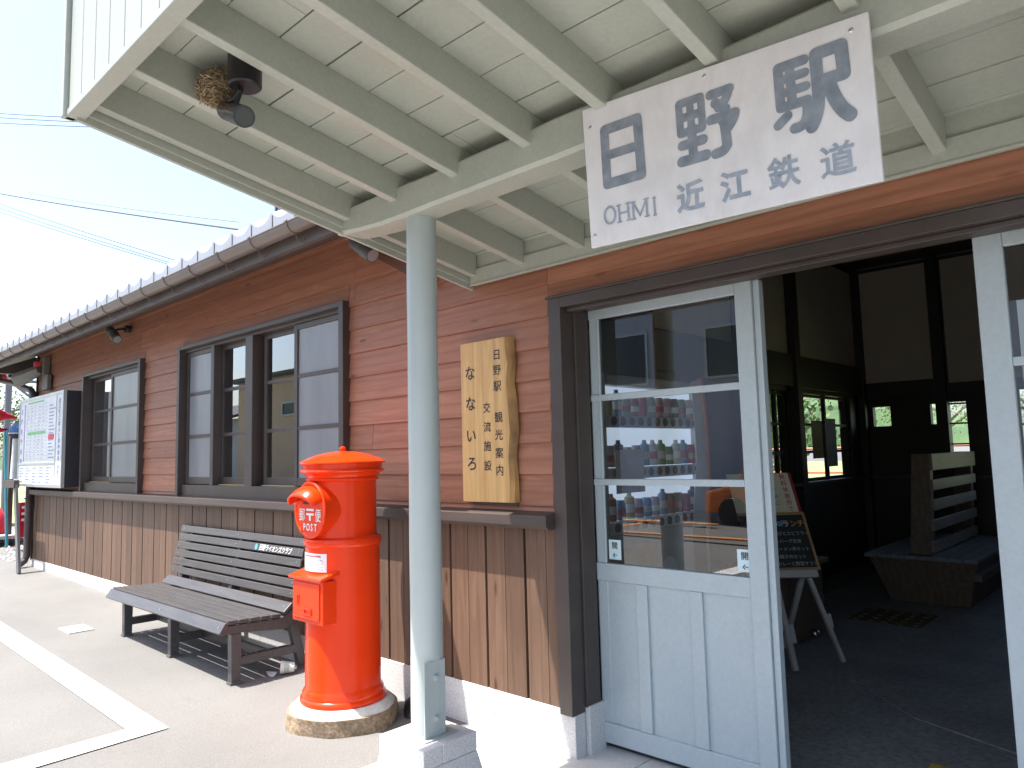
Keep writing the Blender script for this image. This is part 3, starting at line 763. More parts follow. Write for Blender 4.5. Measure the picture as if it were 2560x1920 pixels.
# notice wrapped round the body
def wrap(z0, z1, a0, a1, r, mb, nseg=14):
    vs = []
    for i in range(nseg+1):
        a = R(a0+(a1-a0)*i/nseg)
        vs += [(PX+r*math.cos(a), PY+r*math.sin(a), z0), (PX+r*math.cos(a), PY+r*math.sin(a), z1)]
    mb.add(vs, [(2*i, 2*i+2, 2*i+3, 2*i+1) for i in range(nseg)])
b = MB(); wrap(.825, .922, -120, -58, .2072, b); nt_ = b.build('notice', PAPER, PB, smooth=True)
b = MB(); wrap(.903, .912, -112, -68, .2078, b)
o = b.build('notice_heading', plain('dull_red_print', (.45, .15, .15), None, 40, .5), nt_)
b = MB()
for k, z in enumerate((.886, .868, .852, .838)):
    for j in range(9-k):
        a0 = -114+j*5.6+k*6; wrap(z-.0032, z+.0032, a0, a0+4.2, .2078, b, 2)
b.build('notice_text', GRINK, nt_)
# collection box
b = MB(); bx0, bx1, by0, by1 = PX-.150, PX+.150, PY-.228, PY-.10
b.box(bx0, bx1, by0, by1, .555, .785); cb = b.build('collection_box', RED, PB, bevel=.006)
b = MB(); b.add([(bx0-.012, by0-.022, .782), (bx1+.012, by0-.022, .782), (bx1+.012, by1, .812), (bx0-.012, by1, .812), (bx0-.012, by0-.022, .798), (bx1+.012, by0-.022, .798), (bx1+.012, by1, .84), (bx0-.012, by1, .84)],
               [(0, 3, 2, 1), (4, 5, 6, 7), (0, 1, 5, 4), (1, 2, 6, 5), (2, 3, 7, 6), (3, 0, 4, 7)])
b.build('box_roof', RED, cb, bevel=.006)
b = MB(); b.box(bx0+.016, bx1-.022, by0-.007, by0-.001, .578, .768); dr = b.build('box_door', RED, cb, bevel=.003)
b = MB()
def frame(b, x0, x1, z0, z1, w, y0, y1):
    b.box(x0, x0+w, y0, y1, z0, z1); b.box(x1-w, x1, y0, y1, z0, z1); b.box(x0+w, x1-w, y0+.0005, y1, z0, z0+w); b.box(x0+w, x1-w, y0+.0005, y1, z1-w, z1)
frame(b, PX-.02, PX+.055, .598, .636, .010, by0-.014, by0-.0072)
frame(b, PX-.092, PX-.068, .645, .70, .007, by0-.012, by0-.0072)
b.box(bx0+.02, bx1-.03, by0-.012, by0-.0072, .582, .588)
b.build('door_fittings', RED, dr, bevel=.002)
# stone plinth
def rough_cyl(b, c, r0, r1, z0, z1, n=60, rows_=6, amp=.012):
    vs = []
    for j in range(rows_+1):
        s = j/rows_
        for k in range(n):
            t = 2*math.pi*k/n; rr = r0+(r1-r0)*s+amp*(1-s*.7)*(math.sin(3*t+1)+.6*math.sin(7*t+2*s)+.5*random.uniform(-1, 1)*(1-s))
            vs.append((c[0]+rr*math.cos(t), c[1]+rr*math.sin(t), z0+(z1-z0)*s))
    b.add(vs, [(j*n+k, j*n+(k+1) % n, (j+1)*n+(k+1) % n, (j+1)*n+k) for j in range(rows_) for k in range(n)]+[tuple(range(rows_*n, rows_*n+n))])
b = MB(); rough_cyl(b, (PX, PY), .309, .296, -.05, .084, amp=.016); pl = b.build('plinth', STONEB, PB, smooth=True)
b = MB(); rough_cyl(b, (PX, PY), .287, .250, .080, .118, amp=.006, rows_=4); b.build('plinth_top', STONEW, pl, smooth=True)

# ------------------------------------------------------------------ bench
BX0, BX1 = -6.66, -4.60
BN = thing('slatted_bench', (-5.6, 2.45, GZ(-5.6)), 'dark brown slatted bench with painted white characters on its backrest', 'bench')
def slat(b, p, q, th=.026):
    """p, q: (y,z) of the slat's two long edges on the upper face"""
    p, q = Vector((0, *p)), Vector((0, *q)); d = (q-p).normalized(); nrm = Vector((0, -d.z, d.y))*th
    b.prism([(BX0, p.y, p.z), (BX0, q.y, q.z), (BX0, (q-nrm).y, (q-nrm).z), (BX0, (p-nrm).y, (p-nrm).z)], (BX1-BX0, 0, 0))
b = MB(); slat(b, (2.143, .352), (2.186, .416)); yq = 2.200
for k in range(5): slat(b, (yq, .424-.003*k), (yq+.064, .421-.003*k)); yq += .0755
b.build('seat', BENCHM, BN, bevel=.004)
b = MB(); bp = [(2.592, .418), (2.650, .478), (2.668, .56), (2.684, .645), (2.700, .73), (2.720, .81), (2.745, .888)]
slat(b, (2.585, .414), (2.648, .470))
BS = []
for k in range(6):
    y0, z0 = 2.660+.0145*k+.0004*k*k, .492+.0675*k; dy, dz = .010+.0006*k, .054
    slat(b, (y0, z0), (y0+dy, z0+dz), .022); BS.append(((y0, z0), (y0+dy, z0+dz)))
b.build('backrest', BENCHM, BN, bevel=.004)
FX = (-6.50, -5.585, -4.635)
for x in FX:
    zg = GZ(x); hh = [.028]; b = MB()
    def pr2(poly):
        hh[0] -= .0008; b.prism([(x-hh[0], y, z) for y, z in poly], (2*hh[0], 0, 0))
    pr2([(2.232, zg+.012), (2.292, zg+.012), (2.296, .335), (2.228, .335)])
    pr2([(2.168, .338), (2.20, .392), (2.56, .378), (2.606, .387), (2.672, .440), (2.694, .49), (2.716, .60), (2.744, .72), (2.772, .83), (2.782, .875), (2.794, .875), (2.791, .62), (2.75, .44), (2.69, .336), (2.60, .30), (2.30, .335)][::-1])
    pr2([(2.64, .318), (2.70, .335), (2.772, zg+.01), (2.712, zg+.01)])
    pr2([(2.293, .13), (2.725, .13), (2.72, .185), (2.293, .185)])
    fo = b.build('leg_frame', BENCHM, BN, bevel=.004)
    b = MB(); b.box(x-.03, x+.03, 2.225, 2.30, zg-.002, zg+.013); b.build('foot_plate', GREYF, fo)
    b = MB(); b.box(x-.03, x+.03, 2.705, 2.78, zg-.002, zg+.011); b.build('foot_plate', GREYF, fo)
b = MB(); b.box(BX0+.1, BX1-.03, 2.48, 2.52, .135, .18); b.build('stretcher', BENCHM, BN, bevel=.003)
b = MB()
for x in (BX0+.07, -5.585, BX1-.05):
    for (p, q) in BS+[((2.585, .414), (2.648, .470)), ((2.143, .352), (2.186, .416))]:
        p, q = Vector((x, *p)), Vector((x, *q)); mpt = (p+q)/2; d = (q-p).normalized(); nn = Vector((0, -d.z, d.y))
        b.tube([mpt-nn*.002, mpt+nn*.003], .0065, 8)
    b.tube([(x, 2.23, .42), (x, 2.23, .427)], .0065, 8)
b.build('bolt_heads', CHROME, BN)
b = MB(); (p, q) = BS[4]; p3, q3 = Vector((0, *p)), Vector((0, *q)); d = (q3-p3).normalized(); nn = Vector((0, -d.z, d.y)); mid = (p3+q3)/2+nn*.0015
s_ = '日野ライオンズクラブ'
for i, ch in enumerate(s_): b.text(ch, mid+Vector((-5.19+.047*i, 0, 0)), .048, X_, d, .010, .98, .18)
b.build('lettering', WHITE, BN)
b = MB(); cpt = mid+Vector((-5.26, 0, 0)); b.quad(*[cpt+Vector((1, 0, 0))*(.02*math.cos(2*math.pi*k/18))+d*(.024*math.sin(2*math.pi*k/18)) for k in range(18)])
b.build('emblem', LOGO, BN)

# ------------------------------------------------------------------ illuminated information board
IB = thing('information_board', (-10.5, 2.6, 1.2), 'large boxed information board with timetable print beside the far window', 'notice board')
ix0, ix1, iy, iz0, iz1 = -11.545, -9.635, 2.60, 1.176, 2.315
b = MB(); b.box(ix0+.004, ix1-.004, iy+.03, 2.78, iz0+.004, iz1-.004); b.build('case', plain('board_case_dark', (.028, .028, .032), None, 5, .45), IB)
b = MB(); frame(b, ix0, ix1, iz0, iz1, .035, iy-.006, iy+.03); b.box(ix0+.035, ix1-.3, iy-.004, iy+.001, 1.452, 1.475); b.box(ix1-.285, ix1-.27, iy-.004, iy+.001, 1.211, 2.28)
b.build('frame', ALU, IB)
b = MB(); b.box(ix0+.034, ix1-.034, iy+.002, iy+.02, iz0+.034, iz1-.034); fc = b.build('printed_sheet', PAPER, IB)
b = MB()
for i, ch in enumerate('近江鉄道商人と湖のまち日野へ'):
    b.text(ch, (ix1-.15, iy-.0005, 2.20-.068*i-(.03 if i > 10 else 0)), .062, X_, Z_, .03, 1.35)
for i, ch in enumerate('日野町案内図'): b.text(ch, (ix0+.12, iy-.0005, 2.15-.13*i), .075, X_, Z_, .02, 1.2)
for r_ in range(6):
    for c_ in range(5):
        if random.random() < .85: b.box(ix0+.07+c_*.30, ix0+.07+c_*.30+random.uniform(.1, .22), iy-.0004, iy+.002, 1.232+r_*.035, 1.248+r_*.035)
for k in range(16):
    b.box(ix0+1.34, ix0+1.34+random.uniform(.12, .26), iy-.0004, iy+.002, 1.53+k*.042, 1.542+k*.042)
b.build('printed_text', BLPRINT, fc)
b = MB()
for k in range(16): b.box(ix0+.32, ix0+1.28, iy-.0004, iy+.002, 1.515+k*.046, 1.5175+k*.046)
for k in range(15):
    for j in range(5): b.box(ix0+.36+.17*j, ix0+.36+.17*j+random.uniform(.03, .11), iy-.0003, iy+.002, 1.53+k*.046, 1.540+k*.046)
b.build('printed_rules', GRINK, fc)
b = MB(); b.box(ix0+.42, ix0+1.2, iy-.0006, iy+.002, 1.832, 1.872); b.box(ix0+.4, ix0+1.1, iy-.0006, iy+.002, 2.235, 2.255); b.build('green_band', GRNPR, fc)
b = MB(); b.box(ix0+1.33, ix0+1.56, iy-.0007, iy+.002, 1.755, 1.815); b.build('red_patch', REDPR, fc)
b = MB(); b.box(ix0+.235, ix0+.27, iy-.0006, iy+.002, 1.50, 2.24); b.build('purple_band', plain('purple_print', (.40, .25, .55), None, 9, .5), fc)

# ------------------------------------------------------------------ fittings on the wall and under the canopy
def spotlight(x, z, label):
    t = thing('spotlight', (x, 2.78, z), label, 'spotlight')
    b = MB(); b.lathe((x, 2.782, z+.06), [(0, -.05), (.036, -.05), (.04, -.02), (.04, 0)], 20, 'y'); b.tube([(x, 2.735, z+.06), (x, 2.66, z+.045), (x-.005, 2.63, z+.01)], .012, 8)
    b.build('mounting_arm', BLACK, t, smooth=True)
    a, c_ = Vector((x-.085, 2.615, z+.05)), Vector((x+.085, 2.635, z-.075))
    d = (c_-a)
    b = MB(); b.tube([a, a+d*.06, a+d*.46, a+d*.47, a+d*.52, a+d*.53, a+d], [.040, .047, .047, .043, .043, .048, .048], 20); b.build('lamp_head', GREYF, t, smooth=True)
    b = MB(); b.tube([c_, c_+d.normalized()*.002], .040, 16); b.build('lens', ALU, t)
spotlight(-3.72, 2.745, 'grey cylindrical spotlight on the wall just below the porch canopy corner')
spotlight(-8.12, 2.78, 'grey cylindrical spotlight under the eave between the two windows')
# lamp with the nest
LX, LY = -2.283, 1.13; LZ = zr(LY, 2.52)
LT = thing('canopy_lamp', (LX, LY, LZ), 'black twin barrelled lamp hanging from the porch ceiling beside a nest', 'lamp')
b = MB(); b.lathe((LX, LY, 0), [(.0, LZ-.110), (.050, LZ-.110), (.056, LZ-.104), (.056, LZ+.0)], 28); b.build('ceiling_drum', BLACK, LT, smooth=True)
b = MB(); b.tube([(LX-.015, LY-.01, LZ-.108), (LX-.025, LY-.015, LZ-.135), (LX-.05, LY-.02, LZ-.18)], .014, 10)
b.tube([(LX+.0, LY-.02, LZ-.105), (LX+.018, LY-.03, LZ-.14), (LX+.0, LY-.04, LZ-.165), (LX-.03, LY-.04, LZ-.16)], .006, 8); b.build('bracket', BLACK, LT, smooth=True)
a, c_ = Vector((-2.40, 1.12, 2.655)), Vector((-2.155, 1.065, 2.53)); d = c_-a
b = MB(); b.tube([a, a+d*.04, a+d*.52, a+d*.525, a+d*.56, a+d*.565, a+d], [.026, .033, .033, .030, .030, .035, .035], 24); b.build('lamp_head', plain('lamp_black', (.03, .034, .042), None, 6, .25), LT, smooth=True)
b = MB(); b.tube([c_+d.normalized()*.0005, c_+d.normalized()*.003], .028, 20); b.build('lens', plain('lamp_lens', (.05, .06, .055), None, 6, .1), LT)
b = MB(); nc_ = Vector((-2.415, 1.09, 2.733))
for i in range(900):
    t_ = random.uniform(0, 6.28); u_ = random.uniform(-1, 1); rr = random.uniform(.55, 1.0)**.4
    p = nc_+Vector((.078*rr*math.cos(t_)*math.sqrt(1-u_*u_), .06*rr*math.sin(t_)*math.sqrt(1-u_*u_), .055*rr*u_))
    tg = Vector((-math.sin(t_), math.cos(t_), random.uniform(-.9, .9)))+Vector((random.uniform(-.7, .7), random.uniform(-.7, .7), random.uniform(-.5, .5)))
    L = random.uniform(.018, .055); tg.normalize()
    b.beam(p-tg*L/2, p+tg*L/2, .0034, .0022)
for k in range(6): b.beam(nc_+Vector((.03+.01*k, .02, .03)), nc_+Vector((.085, .04, .075)), .010, .008)
ns = b.build('bird_nest', STRAW); tag(ns, 'straggly straw bird nest lodged on the black porch lamp', 'nest')
ns2 = MB(); ns2.lathe((nc_.x, nc_.y, nc_.z), [(.0, -.04), (.04, -.032), (.058, 0), (.04, .03), (0, .03)], 18); ns2.build('mud_core', STRAW, ns)
# horn loudspeaker by the far corner
HS = thing('horn_speaker', (-11.2, 2.7, 2.6), 'grey horn loudspeaker with a red tag at the far corner of the wall', 'speaker')
b = MB(); a, c_ = Vector((-11.05, 2.70, 2.70)), Vector((-11.50, 2.56, 2.60)); d = c_-a
b.tube([a, a+d*.15, a+d*.3, a+d*.55, a+d*.8, a+d], [.06, .075, .08, .085, .095, .10], 8); b.build('horn', plain('speaker_grey', (.17, .168, .15), None, 5, .5), HS, smooth=True)
b = MB(); b.box(-10.99, -10.93, 2.70, 2.78, 2.62, 2.86); b.box(-11.05, -10.82, 2.72, 2.775, 2.42, 2.62); b.build('bracket_box', plain('speaker_grey', (.27, .265, .24)), HS, bevel=.01)
b = MB(); b.box(-11.12, -11.03, 2.63, 2.70, 2.735, 2.80); b.build('red_tag', REDPR, HS, bevel=.01)

# ------------------------------------------------------------------ small things on the forecourt
b = MB(); x0, y0 = -7.22, 1.962; b.box(-7.215, -6.925, 1.962, 2.152, GZ(-7.2)-.02, GZ(-7.07)+.004); o = b.build('drain_cover', plain('pale_drain', (.62, .61, .58), (.52, .51, .48), 40, .6)); tag(o, 'small pale square drain cover set in the asphalt left of the bench', 'drain cover')
CP = thing('paper_cup', (-4.56, 2.60, GZ(-4.56)), 'white paper cup tipped over beside the bench leg', 'cup')
zc = GZ(-4.56)+.042; a, c_ = Vector((-4.535, 2.63, zc-.004)), Vector((-4.585, 2.56, zc+.002)); d = c_-a
b = MB(); b.tube([a, a+d*.96, c_], [.030, .041, .043], 24, False); b.tube([a+d*.03, a+d*.04], .029, 20); b.build('cup_wall', PAPER, CP, smooth=True)
b = MB(); b.tube([a+d*.35, a+d*.72], [.0352, .0388], 24, False); b.build('printed_band', plain('cup_print', (.6, .62, .58), (.3, .45, .3), 40, .5), CP, smooth=True)
b = MB(); n = 14; vs = []
for k in range(n): t_ = 2*math.pi*k/n; vs.append((-4.625+.05*math.cos(t_), 2.515+.028*math.sin(t_), GZ(-4.6)+.006+.012*math.sin(t_*2)))
vs.append((-4.625, 2.515, GZ(-4.6)+.018)); b.add(vs, [(k, (k+1) % n, n) for k in range(n)]); o = b.build('crumpled_lid', plain('lid', (.55, .54, .52))); tag(o, 'crumpled lid scrap on the asphalt in front of the tipped cup', 'litter')
b = MB(); vs = []; n = 18
for j in range(7):
    for k in range(n):
        t_ = 2*math.pi*k/n; s = j/6; rr = (1-(s*.95)**2.2)*.095*(1+.18*math.sin(3*t_+j)+.1*random.uniform(-1, 1))
        vs.append((-3.325+rr*1.05*math.cos(t_), 2.70+rr*.75*math.sin(t_), GZ(-3.3)+.125*s))
b.add(vs, [(j*n+k, j*n+(k+1) % n, (j+1)*n+(k+1) % n, (j+1)*n+k) for j in range(6) for k in range(n)]+[tuple(range(6*n, 7*n))])
o = b.build('black_bag', plain('black_plastic', (.018, .018, .02), None, 6, .3), smooth=True); tag(o, 'small black plastic bag slumped behind the postbox plinth', 'bag')

# ------------------------------------------------------------------ inside the waiting room
VM = thing('vending_machine', (-2.72, 3.85, 0), 'drinks vending machine with lit bottle shelves seen through the left door glass', 'vending machine')
vx0, vx1, vy0, vy1 = -3.10, -2.37, 3.20, 4.32
b = MB(); b.box(vx0, vx1-.08, vy0, vy1, .0, 1.86); b.box(vx1-.08, vx1, vy0, vy1, .0, .98); b.box(vx1-.08, vx1, vy0, vy0+.06, .98, 1.86); b.box(vx1-.08, vx1, vy1-.05, vy1, .98, 1.86); b.box(vx1-.08, vx1, vy0+.06, vy1-.05, 1.80, 1.86)
b.build('cabinet', VMB, VM, bevel=.01)
b = MB(); b.box(vx1-.079, vx1-.07, vy0+.06, vy1-.05, .98, 1.80); b.build('display_panel', VMW, VM)
b = MB()
for zr_ in (1.60, 1.31, 1.015): b.box(vx1-.07, vx1-.004, vy0+.06, vy1-.05, zr_-.035, zr_+.03)
b.build('button_shelf', plain('shelf_white', (.7, .72, .75), None, 5, .4), VM, bevel=.004)
b = MB()
for zr_ in (1.60, 1.31, 1.015):
    for k in range(11): b.lathe((vx1-.004, vy0+.13+k*.088, zr_), [(0, .005), (.024, .005), (.026, .001), (.026, 0)], 14, 'x')
b.build('buttons', plain('button_dark', (.05, .07, .12), None, 5, .3), VM)
pal = [(.42, .10, .10), (.20, .32, .48), (.50, .44, .18), (.22, .34, .20), (.55, .57, .57), (.26, .16, .08), (.06, .06, .07), (.50, .36, .40)]
pm = [plain('drink_%s' % n_, c_, None, 30, .3) for n_, c_ in zip(('red', 'blue', 'gold', 'green', 'silver', 'tea', 'black', 'pink'), pal)]
for zr_ in (1.63, 1.345, 1.05):
    for k in range(11):
        b = MB(); h = random.choice((.11, .12, .15))
        b.lathe((vx1-.045, vy0+.13+k*.088, zr_), [(0, 0), (.028, 0), (.030, .006), (.030, h*.80), (.026 if h < .13 else .014, h*.88), (.024 if h < .13 else .012, h), (0, h)], 14); dk = b.build('drink', random.choice(pm), VM, smooth=True)
        b = MB(); b.lathe((vx1-.045, vy0+.13+k*.088, zr_), [(.0305, h*.25), (.0308, h*.55)], 14); b.build('drink_label', random.choice((PAPER, pm[2], pm[4], pm[0])), dk, smooth=True)
b = MB(); pts = []
for k in range(13): s = k/12; pts.append((vx1+.006, vy1-.03+.05*math.sin(math.pi*s), .92+.97*s))
b.tube(pts, .018, 8); b.build('curved_trim', VMO, VM, smooth=True)
b = MB(); b.prism([(vx1-.002, vy1-.20, .95), (vx1-.002, vy1-.045, .95)]+[(vx1-.002, p[1]-.016, p[2]) for p in pts]+[(vx1-.002, vy1-.14, 1.86), (vx1-.002, vy1-.115, 1.4)], (.006, 0, 0)); b.build('white_side_panel', plain('shelf_white', (.7, .72, .75)), VM)
b = MB(); b.box(vx1+.001, vx1+.004, vy0+.08, vy0+.5, .55, .90); o = b.build('price_poster', plain('poster_yellow', (.6, .5, .2), (.5, .25, .2), 6, .5), VM)
b = MB(); b.lathe((vx1+.0055, vy0+.62, .72), [(0, .001), (.09, .001), (.09, 0)], 24, 'x'); b.build('round_decal', PAPER, VM)
b = MB(); b.box(vx1+.002, vx1+.004, vy0+.12, vy0+.40, 1.20, 1.44); b.build('taped_notice', plain('taped_paper', (.80, .82, .85), (.70, .62, .62), 9, .6), VM)
b = MB(); b.box(vx1-.03, vx1+.006, vy1-.20, vy1-.05, .45, .95); b.build('coin_panel', BLACK, VM)
for (nm, y0, y1, z0, z1, mt, lb) in (('poster', 3.35, 3.80, 1.92, 2.30, plain('poster_cream', (.6, .5, .36), (.55, .28, .22), 7, .5), 'cream and red poster on the wall above the drinks machine'),
                                     ('poster', 3.86, 4.14, 1.98, 2.30, plain('poster_red', (.5, .12, .12), (.3, .32, .2), 5, .5), 'dark red poster right of the cream one above the drinks machine')):
    b = MB(); b.box(-3.139, -3.132, y0, y1, z0, z1); o = b.build(nm, mt); tag(o, lb, 'poster')
# easel with two boards
EA = thing('easel', (-2.05, 5.0, 0), 'white wooden easel just inside the doorway carrying two boards', 'easel')
def EP(u, v): return Vector((-2.303+.334*u-.30*(v-.6), 4.763+.302*u+.12*(v-.6), v))    # u along the boards, v up, leaning back
eu = (EP(1, 0)-EP(0, 0)).normalized(); ev = (EP(0, 1)-EP(0, 0)).normalized(); en = eu.cross(ev).normalized()
def plate(b, u0, u1, v0, v1, th, off):
    P = [EP(u0, v0)+en*off, EP(u1, v0)+en*off, EP(u1, v1)+en*off, EP(u0, v1)+en*off]; b.prism(P, tuple(-en*th)); return P
b = MB(); plate(b, -.1, .92, .555, .602, .05, .045); b.build('ledge', PINE, EA, bevel=.003)
b = MB(); b.beam((-2.045, 4.755, 0), EP(.30, .57), .034, .024); b.build('leg', PINE, EA); b = MB(); b.beam((-1.889, 5.155, 0), EP(.80, .57), .034, .024); b.build('leg', PINE, EA)
b = MB(); b.beam((-2.34, 5.27, 0), EP(.74, .56)+Vector((-.03, .04, 0)), .034, .024); b.build('leg', PINE, EA)
b = MB(); b.beam((-2.07, 4.80, .16), (-2.11, 4.85, .26), .042, .03); b.build('stay', PINE, EA); b = MB(); b.beam((-1.945, 5.13, .22), (-1.96, 5.12, .31), .042, .03); b.build('stay', PINE, EA)
BB = thing('menu_blackboard', tuple(EP(.3, .62)), 'small blackboard with chalked lunch menu standing on the white easel', 'blackboard')
b = MB(); plate(b, 0, .985, .612, .965, .012, .012); b.build('chalk_panel', CHALKB, BB)
b = MB()
for (u0, u1, v0, v1) in ((0, 1.0, .604, .620), (0, .965, .962, .980)): plate(b, u0, u1, v0, v1, .02, .018)
plate(b, .965, 1.0, .6205, .980, .0195, .0178); b.build('frame', FRAMEW, BB)
def et(s, u, v, size, mb, bold=.01, off=.0135, sx=1): mb.text(s, EP(u, v)+en*off, size, eu, ev, bold, sx)
b = MB(); et('日替り', .34, .905, .050, b, .014); et('ランチ', .80, .905, .050, b, .014); b.build('orange_chalk_writing', ORNG, BB)
b = MB(); et('500円', .58, .905, .046, b, .016); b.build('blue_chalk_writing', BLUEC, BB)
b = MB()
for s_, v, u in (('★からあげとエビフライ', .84, .62), ('★ハンバーグ定食', .79, .58), ('★塩ラーメン丼セット', .74, .60), ('★親子丼セット', .69, .62), ('★カレーと野菜サラダ', .645, .66)): et(s_, u, v, .030, b, .004)
b.build('white_chalk_writing', plain('chalk_white', (.42, .42, .41), (.30, .30, .30), 60, .8), BB)
PPB = thing('invitation_sign', tuple(EP(.3, 1.0)), 'cream board with vertical red handwriting standing above the blackboard', 'sign')
b = MB(); plate(b, .0, .955, .93, 1.252, .010, -.006); b.build('board', CREAM, PPB)
b = MB(); plate(b, .955, 1.0, .885, 1.252, .010, -.0055); b.build('red_edge', plain('red_edge_paint', (.30, .03, .05), None, 5, .5), PPB)
b = MB()
for j, (s_, u) in enumerate((('無料休憩所で', .85), ('どうぞ中に', .66), ('お入りくださ', .47))):
    for i, ch in enumerate(s_): et(ch, u, 1.225-.044*i, .040, b, .006, -.004)
b.build('red_writing', RINK, PPB)
# double bench with a ladder back
DB = thing('waiting_room_bench', (-1.95, 8.2, 0), 'broad low wooden waiting room bench with a tall ladder back', 'bench')
bx0, bx1, by0, by1 = -2.42, -1.50, 7.30, 9.3
b = MB(); k = 0; x = bx0
while x < bx1-.01:
    b.box(x, x+.110, by0, by1, .40, .435); x += .115
b.build('seat', plain('bench_grey_boards', (.24, .26, .27), (.15, .16, .17), 4, .5, (6, .6, 6), .1), DB, bevel=.003)
b = MB(); b.add([(bx0+.16, by0+.16, 0), (bx1-.12, by0+.16, 0), (bx1-.12, by1-.1, 0), (bx0+.16, by1-.1, 0), (bx0+.03, by0+.05, .398), (bx1-.02, by0+.05, .398), (bx1-.02, by1-.02, .398), (bx0+.03, by1-.02, .398)],
               [(0, 3, 2, 1), (4, 5, 6, 7), (0, 1, 5, 4), (1, 2, 6, 5), (2, 3, 7, 6), (3, 0, 4, 7)]); b.build('base', IBENCH, DB)
b = MB(); b.box(bx1-.06, bx1+.0, by0+.08, by1, .24, .30); b.build('side_rail', IBENCH, DB)
for y in (by0+.18, by1-.25):
    b = MB(); b.add([(-2.06, y-.05, .436), (-1.88, y-.05, .436), (-1.88, y+.05, .436), (-2.06, y+.05, .436), (-1.99, y-.05, 1.34), (-1.84, y-.05, 1.34), (-1.84, y+.05, 1.34), (-1.99, y+.05, 1.34)],
                   [(0, 3, 2, 1), (4, 5, 6, 7), (0, 1, 5, 4), (1, 2, 6, 5), (2, 3, 7, 6), (3, 0, 4, 7)]); b.build('back_post', IBENCH, DB, bevel=.004)
for z in (.46, .65, .83, 1.01, 1.19): 
    b = MB(); h = .15 if z > 1.1 else .095; xx = -1.878+.036*(z-.436)/.9
    b.box(xx-.002, xx+.026, by0+.13, by1-.20, z, z+h); b.build('back_slat', plain('slat_pale', (.24, .20, .155), (.17, .135, .105), 5, .5, (6, .5, 6)), DB, bevel=.003)
b = MB(); b.box(-2.86, -2.30, 5.35, 5.95, .0, .52); b.box(-2.90, -2.26, 5.3, 6.0, .52, .56); o = b.build('low_table', IBENCH, bevel=.004); tag(o, 'low wooden box table standing behind the easel legs', 'table')
b = MB(); b.lathe((-2.26, 5.64, .035), [(.035*math.sin(math.pi*k/10), -.035*math.cos(math.pi*k/10)) for k in range(11)], 16); o = b.build('glass_float', CHROME, smooth=True); tag(o, 'shiny little ball on the dark floor behind the easel', 'ball')
b = MB()
for i in range(5):
    for j in range(5): b.lathe((-2.25+.11*i, 6.5+.11*j, -.006), [(0, .012), (.018, .011), (.024, .006), (.026, 0)], 10)
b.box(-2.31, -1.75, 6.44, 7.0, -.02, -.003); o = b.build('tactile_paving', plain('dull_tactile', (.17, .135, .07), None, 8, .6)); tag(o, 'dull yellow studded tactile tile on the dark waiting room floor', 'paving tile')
YT = thing('tactile_tile', (-.9, 3.35, 0), 'bright yellow tactile tile at the door sill by the bottom edge', 'paving tile')
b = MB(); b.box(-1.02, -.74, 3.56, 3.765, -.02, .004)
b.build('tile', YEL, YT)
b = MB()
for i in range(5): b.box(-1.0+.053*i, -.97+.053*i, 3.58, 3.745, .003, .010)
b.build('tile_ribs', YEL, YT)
for (xa, ya, yb) in ((-3.20, 7.03, 7.56), (-3.20, 7.92, 9.34)):
    b = MB(); frame_y = MB()
    for yy in (ya, (ya+yb)/2-.02, yb-.04): frame_y.box(xa-.02, xa+.02, yy, yy+.04, 1.06, 2.02)
    for z in (1.06, 1.36, 1.66, 1.98): frame_y.box(xa-.019, xa+.019, ya+.0405, yb-.0405, z, z+.03)
    w = frame_y.build('inner_window', IDARK, ST); b.quad((xa, ya, 1.06), (xa, yb, 1.06), (xa, yb, 2.02), (xa, ya, 2.02)); b.build('glass_pane', BGLASS, w)
b = MB()
for z in (1.19, 1.42, 1.66, 1.89): b.box(-2.17, -1.99, 9.76, 9.78, z-.01, z+.01)
for x in (-1.52, -.9, -.3, .36): b.box(x, x+.045, 9.76, 9.80, .95, 2.1)
for z in (1.3, 1.62, 1.80): b.box(-1.475, .36, 9.765, 9.795, z-.012, z+.012)
w = b.build('rear_window', IDARK, ST)
b = MB(); b.quad((-2.17, 9.77, 1.19), (-1.99, 9.77, 1.19), (-1.99, 9.77, 1.91), (-2.17, 9.77, 1.91)); b.quad((-1.5, 9.772, .95), (.4, 9.772, .95), (.4, 9.772, 2.1), (-1.5, 9.772, 2.1)); b.build('glass_pane', BGLASS, w)
for (y0, z0, w_, h_, m_, lb) in ((8.15, 1.3, .30, .42, plain('poster_ochre', (.30, .24, .08), None, 8, .6), 'ochre notice taped on the inner side window'), (8.55, 1.2, .32, .55, plain('poster_grey', (.35, .36, .37), None, 8, .6), 'grey notice taped on the inner side window')):
    b = MB(); b.box(-3.165, -3.16, y0, y0+w_, z0, z0+h_); o = b.build('notice', m_); tag(o, lb, 'notice')

